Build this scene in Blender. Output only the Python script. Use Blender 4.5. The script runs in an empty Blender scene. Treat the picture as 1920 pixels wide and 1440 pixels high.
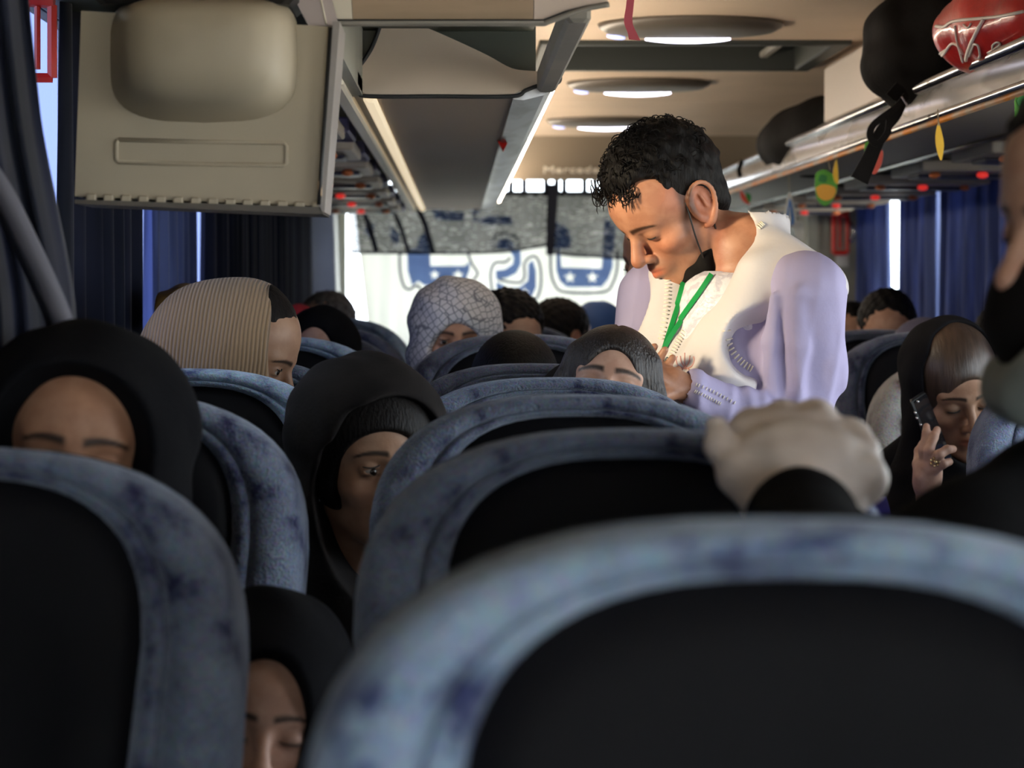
import bpy, math, random
import numpy as np
from mathutils import Vector, Matrix
from mathutils.bvhtree import BVHTree
PI = math.pi
sc = bpy.context.scene
COL = sc.collection
# ------------------------------------------------------------------ camera, sky, sun, exposure
F, CX, CY, CZ = 4700.0, 860.0, 535.0, 1.29        # focal length in pixels, vanishing point, eye height
cam_d = bpy.data.cameras.new('camera'); cam = bpy.data.objects.new('camera', cam_d); COL.objects.link(cam)
cam.location = (0, 0, CZ); cam.rotation_euler = (PI/2, 0, 0)
cam_d.sensor_width = 36.0; cam_d.lens = F/1920*36
cam_d.shift_x = (960-CX)/1920; cam_d.shift_y = -(720-CY)/1920
cam_d.clip_start = 0.05; cam_d.clip_end = 200
cam_d.dof.use_dof = True; cam_d.dof.focus_distance = 4.3; cam_d.dof.aperture_fstop = 6.6
sc.camera = cam
w = bpy.data.worlds.new('sky'); sc.world = w; w.use_nodes = True
bgn = w.node_tree.nodes['Background']; bgn.inputs[0].default_value = (0.92, 0.96, 1.0, 1); bgn.inputs[1].default_value = 8.3
sun_d = bpy.data.lights.new('sun', 'SUN'); sun_d.energy = 7.0; sun_d.angle = 0.16; sun_d.color = (1.0, 0.76, 0.46)
sun = bpy.data.objects.new('sun', sun_d); COL.objects.link(sun)
sun.rotation_euler = Vector((1.12, 0.66, -0.27)).to_track_quat('-Z', 'Y').to_euler()
sc.view_settings.view_transform = 'Standard'; sc.view_settings.look = 'None'
sc.view_settings.exposure = 0.0; sc.view_settings.gamma = 1.0; sc.view_settings.use_curve_mapping = False
sc.cycles.use_denoising = True
sc.cycles.max_bounces = 5; sc.cycles.diffuse_bounces = 4; sc.cycles.caustics_reflective = False; sc.cycles.caustics_refractive = False; sc.cycles.adaptive_threshold = 0.025; sc.cycles.glossy_bounces = 2; sc.cycles.transparent_max_bounces = 8
sc.cycles.sample_clamp_indirect = 6.0
# ------------------------------------------------------------------ helpers
def P(px, py, d):
    return Vector(((px-CX)/F*d, d, CZ-(py-CY)/F*d))
def tag(o, label, cat, group=None):
    o['label'] = label; o['category'] = cat
    if group: o['group'] = group
    return o
def empty(name, loc=(0, 0, 0), label=None, cat=None, group=None):
    o = bpy.data.objects.new(name, None); COL.objects.link(o); o.location = loc; o.empty_display_size = 0.05
    if label: tag(o, label, cat, group)
    return o
def link(o, parent=None):
    COL.objects.link(o)
    if parent is not None:
        o.parent = parent
        o.matrix_parent_inverse = parent_world(parent).inverted()
    return o
def mesh(name, verts, faces, mat=None, parent=None, smooth=True, struct=False, angle=None):
    me = bpy.data.meshes.new(name)
    me.from_pydata([tuple(v) for v in verts], [], [tuple(f) for f in faces]); me.update()
    if smooth: me.polygons.foreach_set('use_smooth', [True]*len(me.polygons))
    if mat is not None: me.materials.append(mat)
    o = bpy.data.objects.new(name, me); link(o, parent)
    if smooth and angle is not None:
        try: me.set_sharp_from_angle(angle=math.radians(angle))
        except Exception: pass
    if struct: o['kind'] = 'structure'
    return o
class MB:
    """collects shapes for ONE mesh"""
    def __init__(s): s.v = []; s.f = []
    def add(s, vs, fs):
        n = len(s.v); s.v += [Vector(v) for v in vs]; s.f += [tuple(i+n for i in f) for f in fs]; return s
    def box(s, x0, x1, y0, y1, z0, z1, c=0.0, M=None):
        vs, fs = box_geo(x0, x1, y0, y1, z0, z1, c)
        if M is not None: vs = [M @ Vector(v) for v in vs]
        return s.add(vs, fs)
    def tube(s, pts, r, n=8, cap=True):
        return s.add(*tube_geo(pts, r, n, cap))
    def loft(s, rings, closed=True, cap0=True, cap1=True):
        return s.add(*loft_geo(rings, closed, cap0, cap1))
    def prism(s, poly, O, U, V, N, t):
        """extruded polygon (list of 2d), origin O, axes U,V, thickness t along N"""
        O, U, V, N = Vector(O), Vector(U), Vector(V), Vector(N)
        a = [O+U*x+V*y for x, y in poly]; b = [p+N*t for p in a]; n = len(a)
        fs = [tuple(range(n))[::-1], tuple(range(n, 2*n))]+[(i, (i+1) % n, n+(i+1) % n, n+i) for i in range(n)]
        return s.add(a+b, fs)
    def build(s, name, mat, parent=None, smooth=False, struct=False, angle=None):
        return mesh(name, s.v, s.f, mat, parent, smooth, struct, angle)
def box_geo(x0, x1, y0, y1, z0, z1, c=0.0):
    if c <= 0:
        v = [(x, y, z) for z in (z0, z1) for y in (y0, y1) for x in (x0, x1)]
        return v, [(0, 2, 3, 1), (4, 5, 7, 6), (0, 1, 5, 4), (2, 6, 7, 3), (0, 4, 6, 2), (1, 3, 7, 5)]
    def ring(x0, x1, y0, y1, z):
        return [(x0+c, y0, z), (x1-c, y0, z), (x1, y0+c, z), (x1, y1-c, z), (x1-c, y1, z), (x0+c, y1, z), (x0, y1-c, z), (x0, y0+c, z)]
    return loft_geo([ring(x0+c, x1-c, y0+c, y1-c, z0), ring(x0, x1, y0, y1, z0+c), ring(x0, x1, y0, y1, z1-c), ring(x0+c, x1-c, y0+c, y1-c, z1)])
def loft_geo(rings, closed=True, cap0=True, cap1=True):
    n = len(rings[0]); v = [Vector(p) for r in rings for p in r]; f = []
    m = n if closed else n-1
    for i in range(len(rings)-1):
        for j in range(m):
            k = (j+1) % n
            f.append((i*n+j, i*n+k, (i+1)*n+k, (i+1)*n+j))
    if closed and cap0: f.append(tuple(range(n))[::-1])
    if closed and cap1: f.append(tuple(range((len(rings)-1)*n, len(rings)*n)))
    return v, f
def tube_geo(pts, r, n=8, cap=True):
    pts = [Vector(p) for p in pts]; rr = r if isinstance(r, (list, tuple)) else [r]*len(pts)
    rings = []; up = None
    for i, p in enumerate(pts):
        t = (pts[min(i+1, len(pts)-1)]-pts[max(i-1, 0)])
        t = t.normalized() if t.length > 1e-9 else Vector((0, 0, 1))
        if up is None:
            up = Vector((0, 0, 1)) if abs(t.z) < .9 else Vector((1, 0, 0))
        a = t.cross(up)
        if a.length < 1e-6: a = t.cross(Vector((0, 1, 0.01)))
        a.normalize(); b = a.cross(t).normalized(); up = b
        rings.append([p+(a*math.cos(2*PI*k/n)+b*math.sin(2*PI*k/n))*rr[i] for k in range(n)])
    return loft_geo(rings, True, cap, cap)
def spline(pts, n=6):
    """Catmull-Rom through points (tuples of any dim)"""
    pts = [np.array(p, float) for p in pts]; out = []
    for i in range(len(pts)-1):
        p0, p1, p2, p3 = pts[max(i-1, 0)], pts[i], pts[i+1], pts[min(i+2, len(pts)-1)]
        for k in range(n):
            t = k/n
            out.append(.5*((2*p1)+(-p0+p2)*t+(2*p0-5*p1+4*p2-p3)*t*t+(-p0+3*p1-3*p2+p3)*t**3))
    out.append(pts[-1])
    return [tuple(o) for o in out]
def ico(c, r, name='', seg=12, rings=8):
    """uv ellipsoid geometry"""
    c = Vector(c); r = r if isinstance(r, (list, tuple)) else (r, r, r); R = []
    for i in range(rings+1):
        th = PI*i/rings; s = max(math.sin(th), 1e-3)
        R.append([c+Vector((r[0]*s*math.cos(2*PI*k/seg), r[1]*s*math.sin(2*PI*k/seg), r[2]*math.cos(th))) for k in range(seg)])
    return loft_geo(R)
# ------------------------------------------------------------------ materials
MATS = {}
def material(name, color, rough=.6, metal=0.0, var=None, vscale=8.0, vlo=.4, vhi=.6, bump=0.0, bscale=60.0, sheen=0.0,
             spec=.5, stretch=(1, 1, 1), emit=None, estr=0.0, trans=None, sss=0.0, coat=0.0, bdetail=4.0, vdetail=3.0, attr=False):
    if name in MATS: return MATS[name]
    m = bpy.data.materials.new(name); m.use_nodes = True; nt = m.node_tree; N = nt.nodes; L = nt.links
    b = N['Principled BSDF']
    c = (*color, 1) if len(color) == 3 else color
    b.inputs['Base Color'].default_value = c; b.inputs['Roughness'].default_value = rough; b.inputs['Metallic'].default_value = metal
    b.inputs['Specular IOR Level'].default_value = spec
    if sheen: b.inputs['Sheen Weight'].default_value = sheen; b.inputs['Sheen Roughness'].default_value = .4
    if coat: b.inputs['Coat Weight'].default_value = coat
    if sss:
        b.inputs['Subsurface Weight'].default_value = sss; b.inputs['Subsurface Radius'].default_value = (.012, .005, .003); b.inputs['Subsurface Scale'].default_value = .6
    tc = N.new('ShaderNodeTexCoord'); mp = N.new('ShaderNodeMapping'); mp.inputs['Scale'].default_value = stretch
    L.new(tc.outputs['Object'], mp.inputs['Vector'])
    col_out = None
    if var is not None:
        nz = N.new('ShaderNodeTexNoise'); nz.inputs['Scale'].default_value = vscale; nz.inputs['Detail'].default_value = vdetail
        L.new(mp.outputs[0], nz.inputs['Vector'])
        cr = N.new('ShaderNodeValToRGB'); cr.color_ramp.elements[0].position = vlo; cr.color_ramp.elements[1].position = vhi
        cr.color_ramp.elements[0].color = (*var, 1); cr.color_ramp.elements[1].color = c
        L.new(nz.outputs['Fac'], cr.inputs[0]); col_out = cr.outputs[0]
    if attr:
        at = N.new('ShaderNodeAttribute'); at.attribute_name = 'Col'
        if col_out is not None:
            mx = N.new('ShaderNodeMix'); mx.data_type = 'RGBA'; mx.blend_type = 'MULTIPLY'; mx.inputs[0].default_value = 1
            L.new(col_out, mx.inputs[6]); L.new(at.outputs['Color'], mx.inputs[7]); col_out = mx.outputs[2]
        else: col_out = at.outputs['Color']
    if col_out is not None: L.new(col_out, b.inputs['Base Color'])
    if bump:
        nb = N.new('ShaderNodeTexNoise'); nb.inputs['Scale'].default_value = bscale; nb.inputs['Detail'].default_value = bdetail
        L.new(mp.outputs[0], nb.inputs['Vector'])
        bp = N.new('ShaderNodeBump'); bp.inputs['Strength'].default_value = bump; bp.inputs['Distance'].default_value = .01
        L.new(nb.outputs['Fac'], bp.inputs['Height']); L.new(bp.outputs[0], b.inputs['Normal'])
    if emit is not None:
        b.inputs['Emission Color'].default_value = (*emit, 1); b.inputs['Emission Strength'].default_value = estr
    if trans is not None:      # light passes through thin cloth
        tr = N.new('ShaderNodeBsdfTranslucent'); mix = N.new('ShaderNodeMixShader'); mix.inputs[0].default_value = trans
        if col_out is not None: L.new(col_out, tr.inputs[0])
        else: tr.inputs[0].default_value = c
        L.new(b.outputs[0], mix.inputs[1]); L.new(tr.outputs[0], mix.inputs[2]); L.new(mix.outputs[0], N['Material Output'].inputs[0])
    MATS[name] = m
    return m
def glass_mat(name, tint=(1, 1, 1)):
    m = bpy.data.materials.new(name); m.use_nodes = True; N = m.node_tree.nodes; L = m.node_tree.links
    N.remove(N['Principled BSDF'])
    t = N.new('ShaderNodeBsdfTransparent'); t.inputs[0].default_value = (*tint, 1)
    g = N.new('ShaderNodeBsdfGlossy'); g.inputs['Roughness'].default_value = .02
    mx = N.new('ShaderNodeMixShader'); mx.inputs[0].default_value = .06
    L.new(t.outputs[0], mx.inputs[1]); L.new(g.outputs[0], mx.inputs[2]); L.new(mx.outputs[0], N['Material Output'].inputs[0])
    return m
# ------------------------------------------------------------------ signed-distance modelling (continuous bodies, hair, cloth)
class Sdf:
    def __init__(s, lo, hi, h):
        s.lo = np.array(lo, np.float32); s.h = h
        s.n = np.ceil((np.array(hi)-np.array(lo))/h).astype(int)+1
        s.d = np.full(tuple(s.n), 1.0, np.float32)
        s.M = Matrix.Identity(4); s.sc = 1.0
    def frame(s, M=None, scale=1.0):
        s.M = M if M is not None else Matrix.Identity(4); s.sc = scale
    def w(s, p): return np.array(s.M @ (Vector(p)*s.sc), np.float32)
    def _blk(s, lo, hi):
        a = np.clip(np.floor((lo-s.lo)/s.h).astype(int), 0, s.n); b = np.clip(np.ceil((hi-s.lo)/s.h).astype(int)+1, 0, s.n)
        if np.any(b <= a): return None
        sl = tuple(slice(int(a[i]), int(b[i])) for i in range(3))
        ax = [(np.arange(a[i], b[i], dtype=np.float32)*s.h+s.lo[i]) for i in range(3)]
        X = ax[0][:, None, None]; Y = ax[1][None, :, None]; Z = ax[2][None, None, :]
        return sl, X, Y, Z
    def _put(s, sl, e, k, op):
        a = s.d[sl]
        if op == 's': e = -e
        if op == 'u':
            if k <= 0: s.d[sl] = np.minimum(a, e)
            else:
                hh = np.maximum(k-np.abs(a-e), 0)/k; s.d[sl] = np.minimum(a, e)-hh*hh*k*.25
        else:
            if k <= 0: s.d[sl] = np.maximum(a, e)
            else:
                hh = np.maximum(k-np.abs(a-e), 0)/k; s.d[sl] = np.maximum(a, e)+hh*hh*k*.25
    def ell(s, c, r, k=.01, op='u', R=None, m=None):
        k *= s.sc; c = s.w(c); r = np.array(r if isinstance(r, (list, tuple)) else (r, r, r), np.float32)*s.sc
        Q = s.M.to_3x3() if R is None else s.M.to_3x3() @ R
        Q = np.array(Q, np.float32)
        ext = np.sqrt(((Q*r[None, :])**2).sum(1))+(k*1.2+3*s.h if m is None else m)
        if op == 's': ext = ext+k
        B = s._blk(c-ext, c+ext)
        if B is None: return s
        sl, X, Y, Z = B
        x, y, z = X-c[0], Y-c[1], Z-c[2]
        u = [x*Q[0, i]+y*Q[1, i]+z*Q[2, i] for i in range(3)]
        k0 = np.sqrt(sum((u[i]/r[i])**2 for i in range(3))); k1 = np.sqrt(sum((u[i]/(r[i]*r[i]))**2 for i in range(3)))
        s._put(sl, (k0*(k0-1)/np.maximum(k1, 1e-6)).astype(np.float32), k, op); return s
    def cone(s, a, b, ra, rb, k=.01, op='u', flat=None):
        """rounded cone; flat=(axis vector, factor) squashes it along that direction"""
        k *= s.sc; a = s.w(a); b = s.w(b); ra *= s.sc; rb *= s.sc
        m = max(ra, rb)+k*1.2+3*s.h
        B = s._blk(np.minimum(a, b)-m, np.maximum(a, b)+m)
        if B is None: return s
        sl, X, Y, Z = B
        ab = b-a; L2 = float((ab*ab).sum())+1e-12
        px, py, pz = X-a[0], Y-a[1], Z-a[2]
        t = np.clip((px*ab[0]+py*ab[1]+pz*ab[2])/L2, 0, 1)
        qx, qy, qz = px-t*ab[0], py-t*ab[1], pz-t*ab[2]
        if flat is not None:
            ax = np.array(s.M.to_3x3() @ Vector(flat[0]).normalized(), np.float32); g = 1/flat[1]-1
            dd = qx*ax[0]+qy*ax[1]+qz*ax[2]
            qx, qy, qz = qx+dd*ax[0]*g, qy+dd*ax[1]*g, qz+dd*ax[2]*g
        e = np.sqrt(qx*qx+qy*qy+qz*qz)-(ra+(rb-ra)*t)
        if flat is not None: e = e*flat[1] if flat[1] < 1 else e
        s._put(sl, e.astype(np.float32), k, op); return s
    def path(s, pts, rs, k=.01, op='u'):
        for i in range(len(pts)-1): s.cone(pts[i], pts[i+1], rs[i], rs[i+1], k, op)
        return s
    def plane(s, p, n, k=0.0):
        """keep the side the normal points away from"""
        p = s.w(p); n = np.array((s.M.to_3x3() @ Vector(n)).normalized(), np.float32)
        ax = [np.arange(s.n[i], dtype=np.float32)*s.h+s.lo[i] for i in range(3)]
        e = (ax[0][:, None, None]-p[0])*n[0]+(ax[1][None, :, None]-p[1])*n[1]+(ax[2][None, None, :]-p[2])*n[2]
        s._put((slice(None),)*3, e.astype(np.float32), k, 'i'); return s
    def warp(s, fn):
        """add a displacement field fn(X,Y,Z)"""
        ax = [np.arange(s.n[i], dtype=np.float32)*s.h+s.lo[i] for i in range(3)]
        s.d += fn(ax[0][:, None, None], ax[1][None, :, None], ax[2][None, None, :]).astype(np.float32); return s
    def extract(s):
        d = s.d; h = s.h
        d = np.pad(d, 1, constant_values=1.0); lo = s.lo-h
        ins = d < 0
        c = [ins[i:ins.shape[0]-1+i, j:ins.shape[1]-1+j, k:ins.shape[2]-1+k] for i in (0, 1) for j in (0, 1) for k in (0, 1)]
        cnt = sum(x.astype(np.int8) for x in c)
        act = (cnt > 0) & (cnt < 8)
        I = np.argwhere(act); n = len(I)
        if n == 0: return np.zeros((0, 3)), []
        idx = np.full(act.shape, -1, np.int32); idx[act] = np.arange(n)
        acc = np.zeros((n, 3), np.float32); num = np.zeros(n, np.float32)
        offs = [(i, j, k) for i in (0, 1) for j in (0, 1) for k in (0, 1)]
        vals = {o: d[I[:, 0]+o[0], I[:, 1]+o[1], I[:, 2]+o[2]] for o in offs}
        for o in offs:
            for ax in range(3):
                if o[ax]: continue
                o2 = list(o); o2[ax] = 1; o2 = tuple(o2)
                a, b = vals[o], vals[o2]; x = (a < 0) != (b < 0)
                if not x.any(): continue
                t = np.where(x, a/np.where(x, a-b, 1), 0)
                p = np.array(o, np.float32)[None, :].repeat(n, 0); p[:, ax] += t
                acc[x] += p[x]; num[x] += 1
        V = (I+acc/num[:, None])*h+lo
        F_ = []
        for ax in range(3):
            a1, a2 = (ax+1) % 3, (ax+2) % 3
            sa = [slice(None)]*3; sb = [slice(None)]*3; sa[ax] = slice(0, -1); sb[ax] = slice(1, None)
            A, B = ins[tuple(sa)], ins[tuple(sb)]
            E = np.argwhere(A != B)
            if len(E) == 0: continue
            first = A[E[:, 0], E[:, 1], E[:, 2]]
            q = []
            for (u, v) in ((-1, -1), (0, -1), (0, 0), (-1, 0)):
                t = E.copy(); t[:, a1] += u; t[:, a2] += v; q.append(idx[t[:, 0], t[:, 1], t[:, 2]])
            q = np.stack(q, 1); q[~first] = q[~first][:, ::-1]
            F_.append(q)
        return V, np.concatenate(F_)
    def mesh(s, name, mat, parent=None, color=None, smooth_it=1):
        V, Fq = s.extract()
        if smooth_it and len(V):
            # light laplacian polish
            e = np.concatenate([Fq[:, [0, 1]], Fq[:, [1, 2]], Fq[:, [2, 3]], Fq[:, [3, 0]]])
            for _ in range(smooth_it):
                S = np.zeros_like(V); c = np.zeros(len(V))
                np.add.at(S, e[:, 0], V[e[:, 1]]); np.add.at(c, e[:, 0], 1)
                np.add.at(S, e[:, 1], V[e[:, 0]]); np.add.at(c, e[:, 1], 1)
                V = V*.5+.5*S/np.maximum(c, 1)[:, None]
        me = bpy.data.meshes.new(name)
        me.vertices.add(len(V)); me.vertices.foreach_set('co', V.astype(np.float32).ravel())
        me.loops.add(len(Fq)*4); me.loops.foreach_set('vertex_index', Fq.astype(np.int32).ravel())
        me.polygons.add(len(Fq)); me.polygons.foreach_set('loop_start', np.arange(0, len(Fq)*4, 4, dtype=np.int32))
        me.polygons.foreach_set('use_smooth', np.ones(len(Fq), bool))
        me.update(calc_edges=True); me.validate()
        if color is not None:
            at = me.color_attributes.new('Col', 'FLOAT_COLOR', 'POINT')
            at.data.foreach_set('color', np.concatenate([color(V), np.ones((len(V), 1))], 1).astype(np.float32).ravel())
        me.materials.append(mat)
        o = bpy.data.objects.new(name, me); link(o, parent)
        return o
def bvh(*objs):
    V = []; Fc = []
    for o in objs:
        M = parent_world(o) if o.parent is None else world_of(o); n = len(V)
        V += [M @ v.co for v in o.data.vertices]; Fc += [tuple(i+n for i in p.vertices) for p in o.data.polygons]
    return BVHTree.FromPolygons(V, Fc)
def world_of(o):
    m = o.matrix_basis.copy()
    while o.parent is not None:
        m = o.parent.matrix_basis @ o.matrix_parent_inverse @ m; o = o.parent
    return m
parent_world = world_of
def ray(tree, px, py, off=.002):
    """first surface point along the line of sight, lifted off the surface"""
    o = Vector((0, 0, CZ)); d = (P(px, py, 1.0)-o).normalized()
    p, n, i, dist = tree.ray_cast(o, d)
    if p is None: return None, None
    if n.dot(d) > 0: n = -n
    return p+n*off, n
# ------------------------------------------------------------------ the bus shell
XL, XR, YR, YF = -0.74, 1.96, 12.45, -2.3
ZC, ZA = 1.95, -0.17                               # ceiling height, sunken aisle
M_WALL = material('wall_plastic', (.36, .36, .31), .6, var=(.30, .30, .26), vscale=3)
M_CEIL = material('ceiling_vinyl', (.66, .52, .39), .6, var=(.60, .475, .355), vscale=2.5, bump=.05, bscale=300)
M_FLOOR = material('floor_vinyl', (.05, .05, .055), .6, var=(.03, .03, .035), vscale=30)
M_CARPET = material('aisle_carpet', (.06, .03, .03), .95, var=(.03, .015, .02), vscale=60, bump=.4, bscale=300)
M_SILVER = material('polished_metal', (.66, .66, .68), .22, 1.0, var=(.45, .45, .47), vscale=4)
M_CREAM = material('cream_trim', (.82, .75, .62), .4)
M_GREYPL = material('grey_plastic', (.30, .28, .25), .5, var=(.25, .24, .21), vscale=5)
M_BLACK = material('black_plastic', (.012, .012, .013), .45)
M_DARKPANEL = material('dark_panel', (.035, .04, .036), .5)
M_CLEAR = glass_mat('clear_glass', (.95, .98, 1)); M_BLUEGLASS = glass_mat('blue_tinted_glass', (.27, .31, .45))
MB().box(XL, 0.44, YF, YR, ZA-.05, 0).box(.80, XR, YF, YR, ZA-.05, 0).build('floor', M_FLOOR, struct=True)
MB().box(.44, .80, YF, YR, ZA-.05, ZA).build('floor_aisle', M_CARPET, struct=True)
gm = material('dry_ground', (.78, .69, .56), .9, var=(.68, .60, .48), vscale=.4)
MB().box(-60, 60, -60, 60, -1.3, -1.25).build('ground', gm, struct=True)
# side walls with window openings: (y0, y1) spans of glass between pillars
ZW0, ZW1 = .72, 1.80
def side_wall(x0, x1, name, spans):
    m = MB().box(x0, x1, YF, YR, -.6, ZW0).box(x0, x1, YF, YR, ZW1, 2.05)
    y = YF
    for a, b in spans:
        if a > y: m.box(x0, x1, y, a, ZW0, ZW1)
        y = b
    m.box(x0, x1, y, YR, ZW0, ZW1)
    return m.build(name, M_WALL, struct=True)
WIN = [(-2.05, -.75), (-.65, .75), (.85, 2.35), (2.45, 3.32), (3.42, 4.08), (4.14, 5.0), (5.1, 6.7), (6.8, 8.4), (8.5, 10.1), (10.2, 11.9)]
side_wall(XL-.06, XL, 'wall_left', WIN); side_wall(XR, XR+.06, 'wall_right', WIN)
wn = 1
for x, tint in ((XL-.03, 1), (XR+.03, 0)):
    for i, (a, b) in enumerate(WIN):
        o = MB().box(x-.003, x+.003, a, b, ZW0, ZW1).build('window_%d' % wn, M_BLUEGLASS if tint and i >= 5 else M_CLEAR, struct=True); wn += 1
# ceiling: flat vinyl panels with seams, raised cove to the sides
cl = mesh('ceiling', [], [], M_CEIL); cl['kind'] = 'structure'
m = MB()
m.box(XL-.06, XR+.06, YF, YR+.1, ZC+.10, ZC+.16)
m.build('ceiling_deck', M_CEIL, cl)
ys = [YF, -1.0, .2, 1.3, 2.4, 3.5, 4.5, 5.55]
for a, b in zip(ys[:-1], ys[1:]):
    MB().box(XL, XR, a+.004, b-.004, ZC, ZC+.09, .004).build('ceiling_panel', M_CEIL, cl)
for a, b in ((5.55, 6.75), (7.6, 8.9), (8.9, 10.1), (10.1, 11.07)):
    MB().box(XL, XR, a+.004, b-.004, ZC, ZC+.09, .004).build('ceiling_panel', M_CEIL, cl)
# ring around the roof hatch
MB().box(XL, .22, 6.754, 7.596, ZC, ZC+.09, .004).build('ceiling_panel', M_CEIL, cl)
MB().box(1.06, XR, 6.754, 7.596, ZC, ZC+.09, .004).build('ceiling_panel', M_CEIL, cl)
# rear: sloped header, wall with a window
prof = [(11.07, ZC), (11.35, 1.773), (11.40, 1.768), (12.45, 1.875), (12.45, 2.05), (11.07, 2.05)]
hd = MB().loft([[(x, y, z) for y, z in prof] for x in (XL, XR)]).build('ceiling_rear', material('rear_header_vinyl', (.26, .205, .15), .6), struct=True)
m = MB().box(XL, XR, YR, YR+.06, -.6, .95).box(XL, -.56, YR, YR+.06, .95, 2.05).box(1.80, XR, YR, YR+.06, .95, 2.05).box(XL, XR, YR, YR+.06, 1.86, 2.05)
m.build('wall_rear', M_WALL, struct=True)
MB().box(-.56, 1.80, YR+.02, YR+.026, .95, 1.86).build('window_%d' % wn, M_CLEAR, struct=True); wn += 1
# slanted rear corner pillars
MB().prism([(0, 0), (.17, 0), (.13, 1.0), (0, 1.0)], (XL, 12.0, .85), (1, 0, 0), (0, 0, 1), (0, 1, 0), .42).build('trim_1', M_WALL, struct=True)
MB().prism([(0, 0), (-.30, 0), (-.30, 1.0), (0, 1.0)], (XR, 11.9, .85), (1, 0, 0), (0, 0, 1), (0, 1, 0), .5).build('trim_2', M_WALL, struct=True)
M_RUB = material('window_rubber', (.03, .032, .035), .6)
MB().prism([(0, 0), (.022, 0), (-.02, 1.0), (-.042, 1.0)], (-.585, 12.36, .85), (1, 0, 0), (0, 0, 1), (0, 1, 0), .06).build('trim_3', M_RUB, struct=True)
# front with the windscreen (behind the camera)
m = MB().box(XL, XR, YF-.06, YF, -.6, .45).box(XL, -.62, YF-.06, YF, .45, 2.05).box(1.84, XR, YF-.06, YF, .45, 2.05).box(XL, XR, YF-.06, YF, 1.62, 2.05)
m.build('wall_front', M_WALL, struct=True)
MB().box(-.62, 1.84, YF-.035, YF-.03, .45, 1.62).build('window_%d' % wn, M_CLEAR, struct=True)
pl = bpy.data.lights.new('windscreen_portal', 'AREA'); pl.shape = 'RECTANGLE'; pl.size = 2.44; pl.size_y = 1.15; pl.cycles.is_portal = True
po = bpy.data.objects.new('windscreen_portal', pl); COL.objects.link(po); po.location = (.61, YF-.02, 1.035); po.rotation_euler = (PI/2, 0, 0)
# lettering on the rear header
def text_obj(body, size, name, mat, M, parent=None, extrude=.001, shear=0.0):
    cu = bpy.data.curves.new(name, 'FONT'); cu.body = body; cu.size = size; cu.extrude = extrude; cu.shear = shear; cu.align_x = 'CENTER'; cu.resolution_u = 3
    t = bpy.data.objects.new(name, cu); COL.objects.link(t)
    dg = bpy.context.evaluated_depsgraph_get(); me = bpy.data.meshes.new_from_object(t.evaluated_get(dg))
    bpy.data.objects.remove(t)
    for v in me.vertices: v.co = M @ v.co
    me.materials.append(mat); o = bpy.data.objects.new(name, me); link(o, parent); return o
M_LET = material('pale_lettering', (.80, .74, .64), .5)
sl = Vector((0, .28, 1.773-ZC)).normalized()
R3 = Matrix((Vector((1, 0, 0)), -sl, Vector((0, -abs(sl.z), -sl.y)))).transposed().to_4x4()
pt = P(1076, 324, 11.31); text_obj('Mercedes', .072, 'lettering', M_LET, Matrix.Translation((pt.x, 11.07+(ZC-pt.z)/(ZC-1.773)*.28-.004, pt.z)) @ R3, hd, extrude=.003)
# ------------------------------------------------------------------ ceiling lamps and roof hatch
M_LAMPBODY = material('lamp_housing', (.10, .085, .07), .45)
M_LED = material('lamp_diffuser', (.8, .8, .9), .3, emit=(.86, .83, 1.0), estr=7.0)
M_LED2 = material('lamp_side_diffuser', (.5, .55, .7), .3, emit=(.5, .55, 1.0), estr=1.6)
def lamp(d, label, k=1.0):
    y = d; x = .585
    r = empty('ceiling_lamp', (x, y, ZC), label, 'ceiling lamp', 'oval lamps along the ceiling')
    hw, hd_ = .235, .21
    rings = []
    for s, z in ((1.0, 0.0), (.98, -.010), (.90, -.020), (.6, -.024), (.3, -.025)):
        rings.append([(x+hw*s*math.cos(t), y+hd_*s*math.sin(t), ZC+z) for t in np.linspace(0, 2*PI, 36, endpoint=False)])
    MB().loft(rings).build('housing', M_LAMPBODY, r, smooth=True)
    def lens(x0, x1, dep, drop, mat, nm):
        """crescent lens hugging the rear rim"""
        ra = []; rb = []; rc_ = []
        for t in np.linspace(x0, x1, 16):
            u = (t-x0)/(x1-x0); q = math.sin(PI*u)**.7; c = math.sqrt(max(0.0, 1-(t/hw)**2))
            yb = y+hd_*c*.97
            ra.append((x+t, yb-dep*q-.004, ZC-.021)); rb.append((x+t, yb-dep*q*.5, ZC-.023-drop*q)); rc_.append((x+t, yb, ZC-.016))
        MB().loft([ra, rb, rc_], closed=False).build(nm, mat, r, smooth=True)
    lens(-.10, .12, .075, .010, M_LED, 'lit_lens'); lens(-.205, -.155, .05, .006, M_LED2, 'side_lens')
    return r
for d, lb in ((6.33, 'oval ceiling lamp nearest the camera with violet-white lit lens'), (8.16, 'oval ceiling lamp behind the roof hatch with glowing lens'), (10.0, 'oval ceiling lamp farthest back above the standing man')):
    lamp(d, lb)
h = empty('roof_hatch', (.64, 7.17, ZC), 'dark recessed roof hatch between two ceiling lamps', 'hatch')
m = MB()
for (x0, x1, y0, y1) in ((.22, 1.06, 6.754, 6.80), (.22, 1.06, 7.55, 7.596), (.22, .27, 6.80, 7.55), (1.01, 1.06, 6.80, 7.55)):
    m.box(x0, x1, y0, y1, ZC-.012, ZC+.09, .004)
m.build('frame', M_DARKPANEL, h)
MB().box(.27, 1.01, 6.80, 7.55, ZC+.085, ZC+.095).build('lid', M_BLACK, h)
MB().box(.36, .92, 6.95, 7.4, ZC+.05, ZC+.085, .01).build('inner_panel', M_DARKPANEL, h)
for x_ in (.90, .30): MB().box(x_, x_+.025, 6.82, 7.5, ZC+.02, ZC+.04, .004).build('hinge_rail', M_GREYPL, h)
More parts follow.
